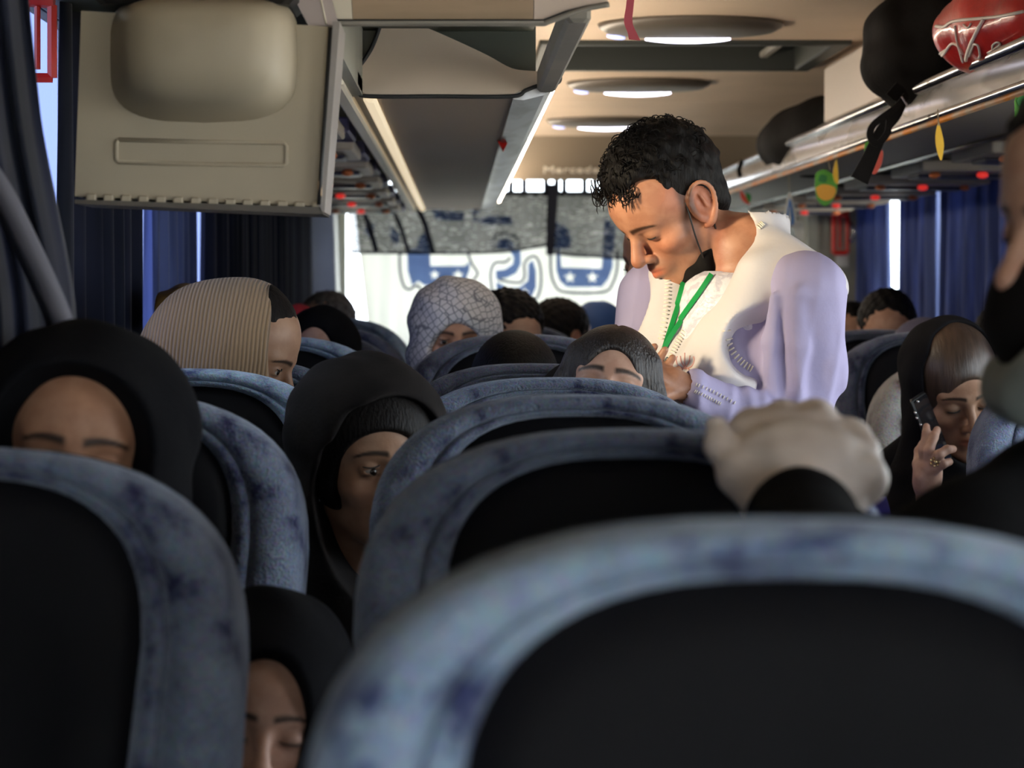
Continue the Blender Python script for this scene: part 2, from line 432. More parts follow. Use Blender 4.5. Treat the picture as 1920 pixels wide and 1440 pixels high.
MB().tube([(.45, 7.0, ZC+.04), (.62, 7.05, ZC+.02), (.8, 7.0, ZC+.04)], .008).build('handle', M_BLACK, h)
# ------------------------------------------------------------------ left luggage rack, dividers, TV
ZB = CZ+.364                                        # underside of the racks
M_UNDER = material('rack_underside', (.60, .46, .345), .55, var=(.54, .42, .31), vscale=2, stretch=(1, .2, 1))
M_BEIGE = material('beige_divider', (.80, .66, .54), .5, var=(.76, .63, .51), vscale=3)
M_BEIGE2 = material('pale_pink_beige', (.80, .66, .58), .5)
M_DARKGREEN = material('dark_green_locker', (.045, .055, .045), .5)
rk = empty('luggage_rack', (-.02, 4.82, ZB), 'left overhead luggage rack with grey underside and polished rail', 'luggage rack')
MB().box(-.165, .105, 4.85, 11.95, ZB, ZB+.03).build('underside_panel', M_UNDER, rk)
MB().box(-.235, -.205, 4.45, 11.95, ZB-.012, ZB+.02, .005).build('trim_strip', M_CREAM, rk)
MB().box(-.205, -.185, 4.6, 11.95, ZB+.006, ZB+.03).build('channel', M_GREYPL, rk)
MB().box(-.185, -.160, 4.85, 11.95, ZB-.010, ZB+.02, .005).build('light_strip', material('cream_light_strip', (.8, .74, .6), .4, emit=(1.0, .80, .52), estr=.7), rk)
rings = []
for yy in (4.85, 11.95):
    rings.append([(.105, yy, ZB+.02), (.105, yy, ZB-.004), (.125, yy, ZB-.006), (.165, yy, ZB+.004), (.182, yy, ZB+.02), (.186, yy, ZB+.05), (.175, yy, ZB+.06), (.15, yy, ZB+.03)])
M_RAILM = material('scuffed_rail', (.60, .60, .62), .30, .85, var=(.36, .35, .34), vscale=3.5, stretch=(4, .8, 4), vlo=.42, vhi=.55)
MB().loft(rings).build('polished_rail', M_RAILM, rk, smooth=True, angle=25)
MB().tube([(.186, 4.85, ZB+.035), (.186, 11.95, ZB+.035)], .006).build('rail_edge', M_CREAM, rk)
M_STRIP = material('aisle_light_diffuser', (.8, .76, .66), .4, emit=(1.0, .85, .66), estr=28.0)

for k in range(7): MB().loft([[(.188, y, ZB+.030), (.194, y, ZB+.030), (.181, y, ZB+.070), (.176, y, ZB+.070)] for y in (4.87+k*1.01, 4.87+k*1.01+.96)]).build('aisle_light_strip', M_STRIP, rk)
MB().box(.150, .186, 3.52, 4.80, ZB+.005, ZB+.05, .006).build('rail_section', M_GREYPL, rk)
MB().box(XL, .145, 3.5, 11.95, ZB+.13, ZB+.15).build('shelf', M_DARKGREEN, rk)
MB().box(-.205, -.185, 3.5, 4.84, ZB, ZB+.15).build('side_wall', M_WALL, rk)
MB().box(-.205, .150, 4.875, 4.895, ZB+.032, ZC).build('bulkhead', M_DARKGREEN, rk)
MB().box(-.205, .150, 3.55, 3.57, ZB+.15, ZC).build('bulkhead', M_DARKGREEN, rk)
# reflection of a red pennant on the rail, modelled as a red triangle
MB().prism([(0, 0), (1, 0), (.5, -1)], P(932, 262, 6.3), (.03, 0, 0), (0, .025, .03), (0, 0, -1), .002).build('red_reflection', material('red_gloss', (.55, .02, .015), .35), rk)
def poly_plate(pts, d, t, mat, name, parent, c=0):
    o = P(0, 0, d); W = [P(x, y, d) for x, y in pts]; n = len(W)
    m = MB(); a = W; b = [p+Vector((0, t, 0)) for p in W]
    m.add(a+b, [tuple(range(n)), tuple(range(n, 2*n))[::-1]]+[(i, n+i, n+(i+1) % n, (i+1) % n) for i in range(n)])
    return m.build(name, mat, parent)
def outline_tube(pts, d, r, mat, name, parent, off=-.004):
    return MB().tube([P(x, y, d)+Vector((0, off, 0)) for x, y in pts], r, 6).build(name, mat, parent, smooth=True)
dv = empty('rack_divider', P(850, 180, 4.82), 'beige curved divider under left rack with dark rubber edge, behind brown front panel', 'rack divider')
body = spline([(664, 150), (672, 168), (692, 178)], 3)+[(958, 178)]+spline([(958, 178), (985, 166), (1010, 157), (1040, 153), (1046, 145), (1044, 136)], 4)[1:]+[(1000, 133)]+spline([(1000, 133), (960, 128), (915, 104), (860, 78), (800, 52), (770, 44)], 4)+[(770, 25), (716, 25)]+spline([(716, 45), (700, 85), (676, 122), (664, 138)], 4)
poly_plate(body, 4.82, .05, M_BEIGE, 'panel', dv)
outline_tube(spline([(714, 45), (698, 88), (676, 122), (657, 143), (672, 172), (692, 181), (820, 181), (958, 181), (985, 170), (1010, 161), (1044, 156), (1050, 146), (1045, 134)], 5), 4.82, .0045, M_RUB, 'rubber_edge', dv)
poly_plate([(640, 60), (720, 40), (714, 55), (690, 95), (660, 142), (648, 132)], 4.86, .05, M_WALL, 'side_plate', dv)
fp = empty('rack_front_panel', P(820, 45, 3.49), 'brown rack front panel at the top with pale ends and grey lower lip', 'rack panel')
poly_plate([(652, -120), (1003, -120), (1000, 38), (662, 38)], 3.49, .03, material('brown_laminate', (.46, .33, .22), .5, var=(.40, .29, .19), vscale=5, stretch=(1, 1, 8)), 'brown_panel', fp)
poly_plate([(600, -120), (651, -120), (661, 38), (634, 38), (598, 8)], 3.49, .03, M_CREAM, 'end_panel', fp)
poly_plate([(1004, -120), (1160, -120), (1140, 2)]+spline([(1136, 4), (1100, 10), (1060, 20), (1018, 36)], 4)+[(1001, 38)], 3.49, .03, M_BEIGE2, 'end_panel', fp)
outline_tube([(596, 6), (634, 39), (1018, 39), (1060, 23), (1100, 13), (1140, 6)], 3.49, .002, M_BLACK, 'dark_seam', fp)
lip = spline([(590, 8), (628, 45)], 2)+[(1020, 45)]+spline([(1020, 45), (1062, 29), (1100, 17), (1142, 9)], 4)
outline_tube(lip, 3.49, .0042, M_GREYPL, 'lower_lip', fp)
# bracket between TV and panel
poly_plate([(556, -60), (600, -60), (622, 0), (634, 48), (578, 48), (556, 6)], 3.44, .04, material('bracket_metal', (.45, .38, .36), .4, .3), 'bracket', fp)
outline_tube([(598, -20), (612, 46)], 3.44, .0015, M_CREAM, 'bracket_edge', fp)
# TV housing seen from behind
tv = empty('television', P(390, 390, 3.42), 'grey ceiling television housing with bulging tube cover by the curtains', 'television')
M_TV = material('tv_plastic', (.47, .405, .30), .55, var=(.43, .375, .28), vscale=4, bump=.03, bscale=400)
d0 = 3.40
A, Bq, Cq, D = (152, 20), (620, 50), (596, 386), (140, 368)
m = MB()
fr = [P(*A, d0), P(*Bq, d0), P(*Cq, d0), P(*D, d0)]; bk = [p+Vector((.002, .16, 0)) for p in fr]
m.add(fr+bk, [(0, 1, 2, 3), (0, 4, 5, 1), (1, 5, 6, 2), (2, 6, 7, 3), (3, 7, 4, 0), (4, 7, 6, 5)]); m.build('back_plate', M_TV, tv)
# bulge: super-ellipse loft towards the camera
def srect(cx, cy, hw, hh, d, n=40, e=4.2):
    r = []
    for t in np.linspace(0, 2*PI, n, endpoint=False):
        c, s_ = math.cos(t), math.sin(t)
        x = cx+hw*math.copysign(abs(c)**(2/e), c); y = cy+hh*math.copysign(abs(s_)**(2/e), s_)
        if s_ > 0: y += 14*(1-((x-cx)/hw)**2)-7
        r.append(P(x, y, d))
    return r
MB().loft([srect(382, 108, 178, 118, 3.41), srect(382, 107, 172, 112, 3.385), srect(382, 100, 165, 106, 3.36), srect(380, 93, 150, 95, 3.30), srect(378, 86, 132, 82, 3.27), srect(376, 78, 90, 52, 3.255), srect(376, 78, 30, 14, 3.252)], cap0=False).build('tube_bulge', M_TV, tv, smooth=True)
# raised ribbon frame below the bulge
fr2 = [(220, 262), (535, 268), (538, 282), (534, 310), (222, 305)]
outline_tube([(222, 262), (380, 266), (532, 268), (537, 274), (537, 306), (530, 310), (380, 308), (222, 304), (218, 298), (218, 268), (222, 262)], d0, .0035, M_TV, 'ribbed_frame', tv, off=0)
for i in range(14):
    x = 172+i*32.5; y = 371+i*1.25
    q = P(x, y, d0); MB().box(q.x-.007, q.x+.007, q.y-.008, q.y+.01, q.z-.006, q.z+.006, .002).build('vent_tooth', M_TV, tv)
sd = MB(); q1, q2, q3, q4 = P(634, 40, d0+.05), P(636, 60, d0), P(604, 400, d0), P(622, 46, d0)
sh = [P(624, 40, d0-.01), P(637, 40, d0-.01), P(608, 398, d0-.01), P(597, 392, d0-.01)]
sd.add(sh+[p+Vector((0, .17, 0)) for p in sh], [(0, 1, 2, 3), (0, 4, 5, 1), (1, 5, 6, 2), (2, 6, 7, 3), (3, 7, 4, 0), (4, 7, 6, 5)]); sd.build('side_frame', material('frame_grey', (.33, .30, .28), .4), tv)
sh = [P(140, 374, d0-.01), P(600, 388, d0-.01), P(606, 402, d0-.01), P(140, 382, d0-.01)]
MB().add(sh+[p+Vector((0, .17, 0)) for p in sh], [(0, 1, 2, 3), (0, 4, 5, 1), (1, 5, 6, 2), (2, 6, 7, 3), (3, 7, 4, 0), (4, 7, 6, 5)]).build('bottom_frame', material('frame_dark', (.10, .085, .07), .5), tv)
outline_tube([(620, 52), (602, 330), (598, 384)], d0-.01, .003, M_BLACK, 'seal', tv)
q = P(600, 352, d0-.012); MB().box(q.x-.003, q.x+.003, q.y-.004, q.y, q.z-.012, q.z+.010, .001).build('latch', material('bare_wood', (.5, .35, .22), .5), tv)
q0, q1 = P(170, -30, 3.36), P(565, 14, 3.48); MB().box(q0.x, q1.x, 3.36, 3.56, P(0, 12, 3.4).z, ZC, .01).build('mounting_box', M_BLACK, tv)
# ------------------------------------------------------------------ service strips with vents and red lamps
M_VENT = material('vent_cream', (.42, .36, .30), .45); M_RED = material('red_indicator', (.5, .02, .02), .3, emit=(1, .05, .04), estr=.5)
M_ORANGE = material('orange_reflector', (.65, .18, .06), .35); M_NAVYPL = material('navy_plastic', (.03, .03, .065), .4); M_LILAC = material('lilac_panel', (.14, .13, .25), .5)
def vent_unit(x0, x1, y, z, label, group):
    s = 1 if x1 > x0 else -1
    a, b = min(x0, x1), max(x0, x1)
    r = empty('service_panel', ((a+b)/2, y, z), label, 'overhead panel', group)
    MB().box(a, b, y, y+.52, z-.012, z+.02, .004).build('base', M_VENT, r)
    MB().box(a+.03, b-.03, y+.22, y+.40, z-.022, z-.010, .004).build('louver', M_NAVYPL, r)
    for k in range(3):
        xx = a+.06+k*(b-a-.12)/2
        v, f = ico((xx, y+.12, z-.02), (.018, .018, .010), seg=10, rings=6)
        MB().add(v, f).build('reading_lamp', M_ORANGE if k != 1 else M_RED, r, smooth=True)
    MB().box(a+.08, a+.16, y+.46, y+.5, z-.018, z-.010, .002).build('seat_number_plate', material('silver_plate', (.6, .6, .6), .3, .6), r)
    return r
words = ['nearest', 'second', 'third', 'fourth', 'fifth', 'sixth', 'seventh', 'last']
for i in range(7):
    y = 5.2+i*.95
    vent_unit(-.60, -.26, y, ZB-.02, words[i]+' cream vent and reading lamp panel under the left rack', 'service panels under left rack')
sp = MB()
for i in range(8): sp.box(-.62, -.25, 4.78+i*.95, 5.16+i*.95, ZB-.014, ZB+.02, .004)
for i in range(6):
    y = 6.3+i*.95
    vent_unit(1.34, 1.74, y, ZB-.02, words[i]+' vent and reading lamp panel under the right rack', 'service panels under right rack')
for i in range(8):
    MB().box(-.62, -.25, 4.76+i*.95, 5.18+i*.95, ZB-.014, ZB+.02, .004).build('blank_panel', M_LILAC, rk)
# ------------------------------------------------------------------ right luggage rack
rr = empty('luggage_rack', (1.04, 7, ZB), 'right overhead rack with glossy silver rail and orange stripe', 'luggage rack')
XQ = 1.04
M_GLOSSY = material('glossy_grey_panel', (.52, .50, .50), .18, .35, var=(.30, .29, .28), vscale=2.2, stretch=(1, .8, 3), vlo=.46, vhi=.52)
MB().add(*loft_geo([[(XQ, y, ZB), (XQ-.004, y, ZB+.04), (XQ+.004, y, ZB+.078), (XQ+.016, y, ZB+.078), (XQ+.010, y, ZB+.04), (XQ+.014, y, ZB)] for y in (2.2, 11.9)])).build('fascia', M_GLOSSY, rr, smooth=True, angle=30)
MB().tube([(XQ, 2.2, ZB+.082), (XQ, 11.9, ZB+.082)], .012, 10).build('upper_rail', M_SILVER, rr, smooth=True)
MB().tube([(XQ-.002, 2.2, ZB+.004), (XQ-.002, 11.9, ZB+.004)], .009, 10).build('lower_rail', M_SILVER, rr, smooth=True)
MB().tube([(XQ-.004, 2.2, ZB-.010), (XQ-.004, 11.9, ZB-.010)], .006, 8).build('orange_stripe', material('orange_band', (.62, .22, .03), .5, var=(.45, .35, .25), vscale=6, stretch=(1, 1, 1)), rr, smooth=True)
MB().add([(XQ, 2.2, ZB-.004), (XQ, 11.9, ZB-.004), (1.30, 11.9, ZB-.004), (1.30, 2.2, ZB-.004), (XQ, 2.2, ZB+.012), (XQ, 11.9, ZB+.012), (1.30, 11.9, ZB+.012), (1.30, 2.2, ZB+.012)],
         [(0, 1, 2, 3), (7, 6, 5, 4), (0, 4, 5, 1), (3, 2, 6, 7)]).build('underside_panel', material('rack_grey', (.16, .14, .125), .5), rr)
MB().tube([(1.30, 2.2, ZB-.006), (1.30, 11.9, ZB-.006)], .008, 8).build('inner_trim', M_SILVER, rr, smooth=True)
MB().box(1.30, 1.34, 2.2, 11.9, ZB-.002, ZB+.012).build('lilac_channel', M_LILAC, rr)
MB().box(1.34, XR-.13, 2.2, 11.9, ZB+.005, ZB+.02).build('shelf', M_DARKPANEL, rr)
M_OFFW = material('white_locker', (.66, .58, .51), .45)
lk = empty('overhead_locker', (1.2, 6.7, ZB+.09), 'white closed locker box on the right rack behind black backpack', 'locker')
MB().box(1.075, 1.45, 5.9, 7.38, ZB+.105, ZC-.015, .012).build('body', M_OFFW, lk)
MB().box(1.06, 1.47, 5.85, 7.42, ZB+.092, ZB+.107, .004).build('base_edge', M_GREYPL, lk)
# ------------------------------------------------------------------ seats
def velvet(name, light, mid, dark, seed):
    m = bpy.data.materials.new(name); m.use_nodes = True; N = m.node_tree.nodes; L = m.node_tree.links; b = N['Principled BSDF']
    tc = N.new('ShaderNodeTexCoord'); mp = N.new('ShaderNodeMapping'); mp.inputs['Location'].default_value = (seed*3.1, seed*1.7, seed*2.3)
    L.new(tc.outputs['Object'], mp.inputs['Vector'])
    n1 = N.new('ShaderNodeTexNoise'); n1.inputs['Scale'].default_value = 16; n1.inputs['Detail'].default_value = 5; n1.inputs['Roughness'].default_value = .62
    n2 = N.new('ShaderNodeTexNoise'); n2.inputs['Scale'].default_value = 260; n2.inputs['Detail'].default_value = 3
    L.new(mp.outputs[0], n1.inputs['Vector']); L.new(mp.outputs[0], n2.inputs['Vector'])
    cr = N.new('ShaderNodeValToRGB'); e = cr.color_ramp.elements
    e[0].position = .36; e[0].color = (*dark, 1); e[1].position = .66; e[1].color = (*light, 1)
    x = e.new(.47); x.color = (*mid, 1)
    L.new(n1.outputs['Fac'], cr.inputs[0])
    mx = N.new('ShaderNodeMix'); mx.data_type = 'RGBA'; mx.blend_type = 'OVERLAY'; mx.inputs[0].default_value = .55
    L.new(cr.outputs[0], mx.inputs[6]); L.new(n2.outputs['Color'], mx.inputs[7])
    hs = N.new('ShaderNodeHueSaturation'); hs.inputs['Saturation'].default_value = 1.0; L.new(mx.outputs[2], hs.inputs['Color']); L.new(hs.outputs[0], b.inputs['Base Color'])
    b.inputs['Roughness'].default_value = .9; b.inputs['Sheen Weight'].default_value = .5; b.inputs['Sheen Roughness'].default_value = .35; b.inputs['Specular IOR Level'].default_value = .15
    b.inputs['Sheen Tint'].default_value = (.75, .85, 1, 1)
    bp = N.new('ShaderNodeBump'); bp.inputs['Strength'].default_value = .7; bp.inputs['Distance'].default_value = .006
    L.new(n2.outputs['Fac'], bp.inputs['Height']); L.new(bp.outputs[0], b.inputs['Normal'])
    return m
V_A = velvet('blue_crushed_velvet', (.195, .24, .325), (.125, .15, .22), (.024, .026, .075), 1)
V_B = velvet('light_blue_velvet', (.36, .47, .62), (.25, .34, .48), (.05, .065, .17), 2)
V_C = velvet('slate_velvet', (.13, .14, .19), (.09, .10, .14), (.03, .032, .06), 3)
V_D = velvet('worn_grey_velvet', (.42, .41, .40), (.32, .31, .30), (.12, .08, .07), 4)
M_LEATH = material('black_leatherette', (.0055, .0055, .0075), .6, var=(.004, .004, .0055), vscale=6, bump=.06, bscale=500, spec=.10)
M_SHELL = material('seat_back_shell', (.03, .03, .035), .5)
def se_outline(a, b, n_e, zlow, topz, nt=28, ns=8, taper=0.0):
    """half-open outline: bottom-left -> over the top -> bottom-right (x,z)"""
    pts = []
    for i in range(ns): 
        z = zlow+(topz-b-zlow)*i/ns; pts.append((-a*(1-taper*(1-i/ns)), z))
    for i in range(nt+1):
        t = PI-PI*i/nt; c, s = math.cos(t), math.sin(t)
        pts.append((a*math.copysign(abs(c)**(2/n_e), c), topz-b+b*abs(s)**(2/n_e)))
    for i in range(ns-1, -1, -1):
        z = zlow+(topz-b-zlow)*i/ns; pts.append((a*(1-taper*(1-i/ns)), z))
    return pts
PROTO = {}
def seat_meshes(fabric):
    key = fabric.name
    if key in PROTO: return PROTO[key]
    out = {}
    O = se_outline(.268, .20, 2.6, -.72, 0.0, taper=.12)
    Q = se_outline(.178, .15, 2.7, -.66, -.030, taper=.28)
    prof = [(-.02, .10), (-.012, .085), (0, .05), (.02, .022), (.10, .004), (.24, -.007), (.46, -.010), (.62, -.007), (.70, .000), (.725, .006)]
    prof2 = [(.715, .007), (.74, -.001), (.79, -.004), (.87, -.002), (.94, .004), (1.0, .016)]
    def ring(u, y):
        return [(o[0]+(q[0]-o[0])*u, y, o[1]+(q[1]-o[1])*u) for o, q in zip(O, Q)]
    def mk(nm, rings, mat):
        v, f = loft_geo(rings, closed=False); me = bpy.data.meshes.new(nm); me.from_pydata([tuple(x) for x in v], [], [tuple(reversed(x)) for x in f])
        me.polygons.foreach_set('use_smooth', [True]*len(me.polygons)); me.materials.append(mat); me.update(); return me
    out['backrest'] = mk('backrest', [ring(u, y) for u, y in prof], fabric)
    out['inner_rim'] = mk('inner_rim', [ring(u, y) for u, y in prof2], fabric)
    cz = -.30
    pan = []
    for s, y in ((1.0, .016), (.95, .008), (.85, .003), (.6, .010), (.3, .014), (.02, .014)):
        pan.append([(q[0]*s, y, cz+(q[1]-cz)*s) for q in Q])
    out['headrest_panel'] = mk('headrest_panel', pan, M_LEATH)
    bk = []
    for s, y in ((1.0, .10), (.97, .115), (.8, .13), (.4, .135), (.02, .135)):
        bk.append([(o[0]*1.004*s, y, cz+(o[1]+.002-cz)*s) for o in O][::-1])
    out['back_shell'] = mk('back_shell', bk, M_SHELL)
    def raw(nm, m, mat, smooth=False):
        me = bpy.data.meshes.new(nm); me.from_pydata([tuple(x) for x in m.v], [], m.f); me.materials.append(mat); me.update(); return me
    out['seat_cushion'] = raw('seat_cushion', MB().box(-.25, .25, -.52, .05, -.78, -.66, .03), fabric)
    out['armrest'] = raw('armrest', MB().box(.258, .292, -.42, .02, -.50, -.45, .012), M_SHELL)
    out['base_frame'] = raw('base_frame', MB().box(-.20, .20, -.42, .0, -.86, -.78).box(-.17, -.13, -.34, -.28, -1.15, -.86).box(.13, .17, -.34, -.28, -1.15, -.86).box(-.17, -.13, -.14, -.08, -1.15, -.86).box(.13, .17, -.14, -.08, -1.15, -.86), M_BLACK)
    PROTO[key] = out
    return out
def seat(x, d, ytop, label, fabric=V_A, tilt=6.0, w=1.0, yaw=0.0, group='coach seats'):
    z = CZ-(ytop-CY)/F*d
    r = empty('coach_seat', (x, d, z), label, 'seat', group); r['seat'] = 1; del r['seat']
    T = Matrix.Translation((x, d, z)) @ Matrix.Rotation(math.radians(yaw), 4, 'Z')
    tl = Matrix.Translation((0, 0, -.7)) @ Matrix.Rotation(math.radians(-tilt), 4, 'X') @ Matrix.Translation((0, 0, .7))
    for nm, me in seat_meshes(fabric).items():
        o = bpy.data.objects.new(nm, me); COL.objects.link(o); o.parent = r
        o.matrix_parent_inverse = Matrix.Identity(4)
        fz = z/1.15
        M = Matrix.Rotation(math.radians(yaw), 4, 'Z')
        if nm in ('backrest', 'inner_rim', 'headrest_panel', 'back_shell'):
            M = M @ tl @ Matrix.Diagonal((w, 1, 1, 1))
        else: M = M @ Matrix.Diagonal((w, 1, z/1.15, 1))
        o.matrix_basis = M
    return r
# left block, aisle column
seat(.178, 1.27, 990, 'blurred light blue velvet seat nearest the camera at the bottom', V_B, tilt=4)
seat(.166, 2.32, 800, 'blue velvet seat in second row under the gloved hand')
seat(.152, 3.12, 735, 'blue velvet seat in third row beside the dark-haired woman in black scarf')
seat(.150, 3.87, 703, 'slate blue seat just in front of the forehead of the brown-haired woman', V_A)
seat(.135, 4.62, 677, 'dark slate seat top left of the brown-haired woman', V_C)
seat(.135, 5.42, 622, 'slate seat in front of the man in white checked headscarf', V_C)
seat(.150, 6.25, 622, 'slate seat behind the white checked headscarf', V_C)
seat(.150, 7.9, 604, 'slate seat under the dark-haired man at the rear curtain', V_C)
# left block, window column
seat(-.468, 2.22, 836, 'dark blue velvet window seat at lower left in front of woman in black hijab', V_A)
seat(-.462, 3.07, 728, 'light blue velvet window seat behind the woman in black hijab', V_A)
seat(-.44, 3.92, 686, 'pale blue fringed window seat in front of the beige shawl', V_B)
seat(-.44, 4.72, 668, 'window seat hidden behind the person in beige ribbed shawl', V_A)
seat(-.41, 5.45, 626, 'pale blue velvet seat between beige shawl and dark scarf', V_B)
seat(-.40, 6.3, 620, 'dark seat top just left of the checked headscarf', V_C)
seat(-.405, 7.75, 592, 'pale blue seat below the rear corner window', V_B)
seat(-.405, 7.02, 607, 'dark seat top under the bundled red cloth', V_C)
# right block
seat(1.252, 4.70, 690, 'purple-blue velvet seat edge between phone woman and the person in black', V_A)
seat(1.205, 5.62, 660, 'worn pale grey seat behind the woman holding a phone', V_D)
seat(1.20, 6.35, 618, 'dark seat with black panel right of the standing man', V_C, w=.9)
seat(1.69, 6.35, 618, 'window seat at right beside the black panel seat', V_C, w=.86)
seat(1.69, 7.1, 612, 'window seat at right near the blue curtains', V_C, w=.86)
seat(1.20, 7.1, 614, 'seat in front of the dark-haired man by the right curtains', V_C)
# ------------------------------------------------------------------ curtains
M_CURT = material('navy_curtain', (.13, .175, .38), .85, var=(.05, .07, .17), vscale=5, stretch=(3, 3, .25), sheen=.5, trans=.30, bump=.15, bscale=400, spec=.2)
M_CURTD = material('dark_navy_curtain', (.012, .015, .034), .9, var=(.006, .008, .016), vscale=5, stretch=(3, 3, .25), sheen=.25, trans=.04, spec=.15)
M_CURTB = material('thin_blue_curtain_edge', (.22, .27, .55), .85, trans=.55)
def curtain(x, ya, yb, z0, z1, label, mat, folds, amp=.03, seed=0, lean=0.0, skew_top=0.0, group='blue window curtains', name='curtain'):
    rnd = random.Random(seed); n = folds*10; rows = 14; R = []
    ph = [rnd.uniform(-.6, .6) for _ in range(folds+1)]; am = [rnd.uniform(.6, 1.3) for _ in range(folds+1)]
    for j in range(rows+1):
        v = j/rows; z = z1+(z0-z1)*v; row = []
        for i in range(n+1):
            u = i/n; k = min(int(u*folds), folds-1); f = u*folds-k
            a = amp*(am[k]*(1-f)+am[k+1]*f)*(.7+.3*v)
            y = ya+(yb-ya)*u+lean*v*(1-u)+skew_top*(1-v)*u
            y += .012*math.sin(9*v+k)*v
            row.append((x+a*math.sin(2*PI*u*folds+ph[k]*math.sin(v*3)), y+.35*a*math.cos(4*PI*u*folds), z))
        R.append(row)
    v, f = loft_geo(R, closed=False)
    o = mesh(name, v, f, mat); sm = o.modifiers.new('thick', 'SOLIDIFY'); sm.thickness = .003
    tag(o, label, 'curtain', group); return o
CT, CB = 1.80, .66
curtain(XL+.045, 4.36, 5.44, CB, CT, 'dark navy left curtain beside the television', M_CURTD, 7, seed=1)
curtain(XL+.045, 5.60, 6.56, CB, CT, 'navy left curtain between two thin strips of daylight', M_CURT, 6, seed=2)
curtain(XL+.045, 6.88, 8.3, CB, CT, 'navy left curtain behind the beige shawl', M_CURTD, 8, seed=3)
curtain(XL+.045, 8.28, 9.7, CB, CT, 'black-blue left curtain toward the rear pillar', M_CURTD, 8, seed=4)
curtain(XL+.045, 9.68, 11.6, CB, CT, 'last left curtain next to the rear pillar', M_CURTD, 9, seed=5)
curtain(XL+.045, 3.62, 4.12, CB, 1.38, 'added low half curtain blocking sun under the left window gap', M_CURTD, 4, seed=21)  # unseen, added to cut the low sun below the window gap
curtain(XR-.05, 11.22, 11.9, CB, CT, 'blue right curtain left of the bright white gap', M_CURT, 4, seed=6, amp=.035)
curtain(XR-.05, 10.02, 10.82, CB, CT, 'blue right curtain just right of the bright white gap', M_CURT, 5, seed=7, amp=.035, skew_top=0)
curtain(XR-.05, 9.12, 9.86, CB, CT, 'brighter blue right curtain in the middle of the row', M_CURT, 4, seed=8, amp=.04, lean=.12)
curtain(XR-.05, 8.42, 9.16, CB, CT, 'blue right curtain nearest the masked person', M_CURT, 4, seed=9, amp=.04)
curtain(XR-.05, 6.95, 8.40, CB, CT, 'unseen right curtain added to hold back daylight, mid bus', M_CURT, 7, seed=10)  # out of view, added to control light from the right windows
curtain(XR-.05, 5.3, 6.88, CB, CT, 'unseen right curtain added to hold back daylight, further forward', M_CURT, 8, seed=11)  # also unseen, added to keep side light off the passengers
curtain(XL+.045, 2.38, 3.68, CB, CT, 'unseen left curtain beside the front seats, widened to narrow the sun gap', M_CURTD, 6, seed=12)  # out of view, extended so the sun shaft stays narrow
curtain(XL+.045, -2.05, -.70, .5, CT, 'added sun-blocking left curtain behind the driver', M_CURTD, 7, seed=13)  # this and the next two are unseen, added to shut out the sun
curtain(XL+.045, -.70, .80, CB, CT, 'added sun-blocking left curtain beside the photographer', M_CURTD, 7, seed=14)
curtain(XL+.045, .80, 2.36, CB, CT, 'added sun-blocking left curtain beside the first row', M_CURTD, 8, seed=15)
curtain(XR-.05, -.66, .80, CB, CT, 'added daylight-blocking right curtain in the first row', M_CURTD, 7, seed=16)  # unseen, added for light control at the front
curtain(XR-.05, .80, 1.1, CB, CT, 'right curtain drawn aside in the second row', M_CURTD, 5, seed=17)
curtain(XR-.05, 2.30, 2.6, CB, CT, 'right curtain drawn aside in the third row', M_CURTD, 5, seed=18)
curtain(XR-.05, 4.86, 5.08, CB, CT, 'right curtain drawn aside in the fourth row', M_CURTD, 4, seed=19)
# gathered curtain hanging into the picture at the far left
R = []
edge = spline([(44, -60), (58, 80), (78, 240), (104, 380), (126, 490), (140, 600), (146, 800)], 4)
for k, (ex, ey) in enumerate(edge):
    row = []; v = k/(len(edge)-1)
    for i in range(25):
        u = i/24; q = P(ex-240*u, ey, 3.05-.35*u)
        q.x += 0; q.y += .022*math.sin(2*PI*u*4.5+1.2*v)
        row.append(q)
    R.append(row)
v_, f_ = loft_geo(R, closed=False); o = mesh('curtain', v_, f_, M_CURTD); o.modifiers.new('thick', 'SOLIDIFY').thickness = .003
tag(o, 'dark gathered curtain hanging down the far left edge', 'curtain', 'blue window curtains')
bd = spline([(-40, 300), (0, 360), (40, 440), (78, 520), (108, 590), (124, 640)], 4)
MB().loft([[P(x-24, y+12, 2.86), P(x, y, 2.82), P(x+22, y-10, 2.83), P(x+24, y-8, 2.86)] for x, y in bd], closed=True).build('curtain_tieback', material('grey_tie', (.13, .13, .16), .8), smooth=True)
tag(bpy.data.objects['curtain_tieback'], 'blurred grey tieback band across the far left curtain', 'tieback')
# ------------------------------------------------------------------ rear printed curtain
DR = 12.34
def px_sheet(cols, ny, d, fold, wob, name, mat):
    """cols: list of (x_top, y_top, x_bot, y_bot) in picture terms of the rear wall plane"""
    R = []
    for j in range(ny+1):
        v = j/ny; row = []
        for i, (x0, y0, x1, y1) in enumerate(cols):
            q = P(x0+(x1-x0)*v, y0+(y1-y0)*v, d); q.y += fold*math.sin(i*wob)+fold*.5*math.sin(i*wob*2.3+v)
            row.append(q)
        R.append(row)
    v, f = loft_geo(R, closed=False); return mesh(name, v, f, mat)
M_WHITEC = material('white_sheer_curtain', (.82, .82, .74), .9, var=(.66, .67, .60), vscale=2.0, stretch=(5, 1, .4), trans=.26)
cols = []
for i in range(101):
    u = i/100; x = 662+(1570-662)*u
    cols.append((x, 366, x+44*(1-u)**3, 760))
rc = px_sheet(cols, 10, DR, .006, .75, 'printed_curtain', M_WHITEC); tag(rc, 'white rear window curtain printed with large blue letters and stars', 'curtain')
M_PRINT = material('blue_print', (.17, .26, .52), .8, var=(.13, .20, .43), vscale=6, trans=.6); M_PRINTL = material('dark_blue_outline', (.05, .07, .15), .8, trans=.25)
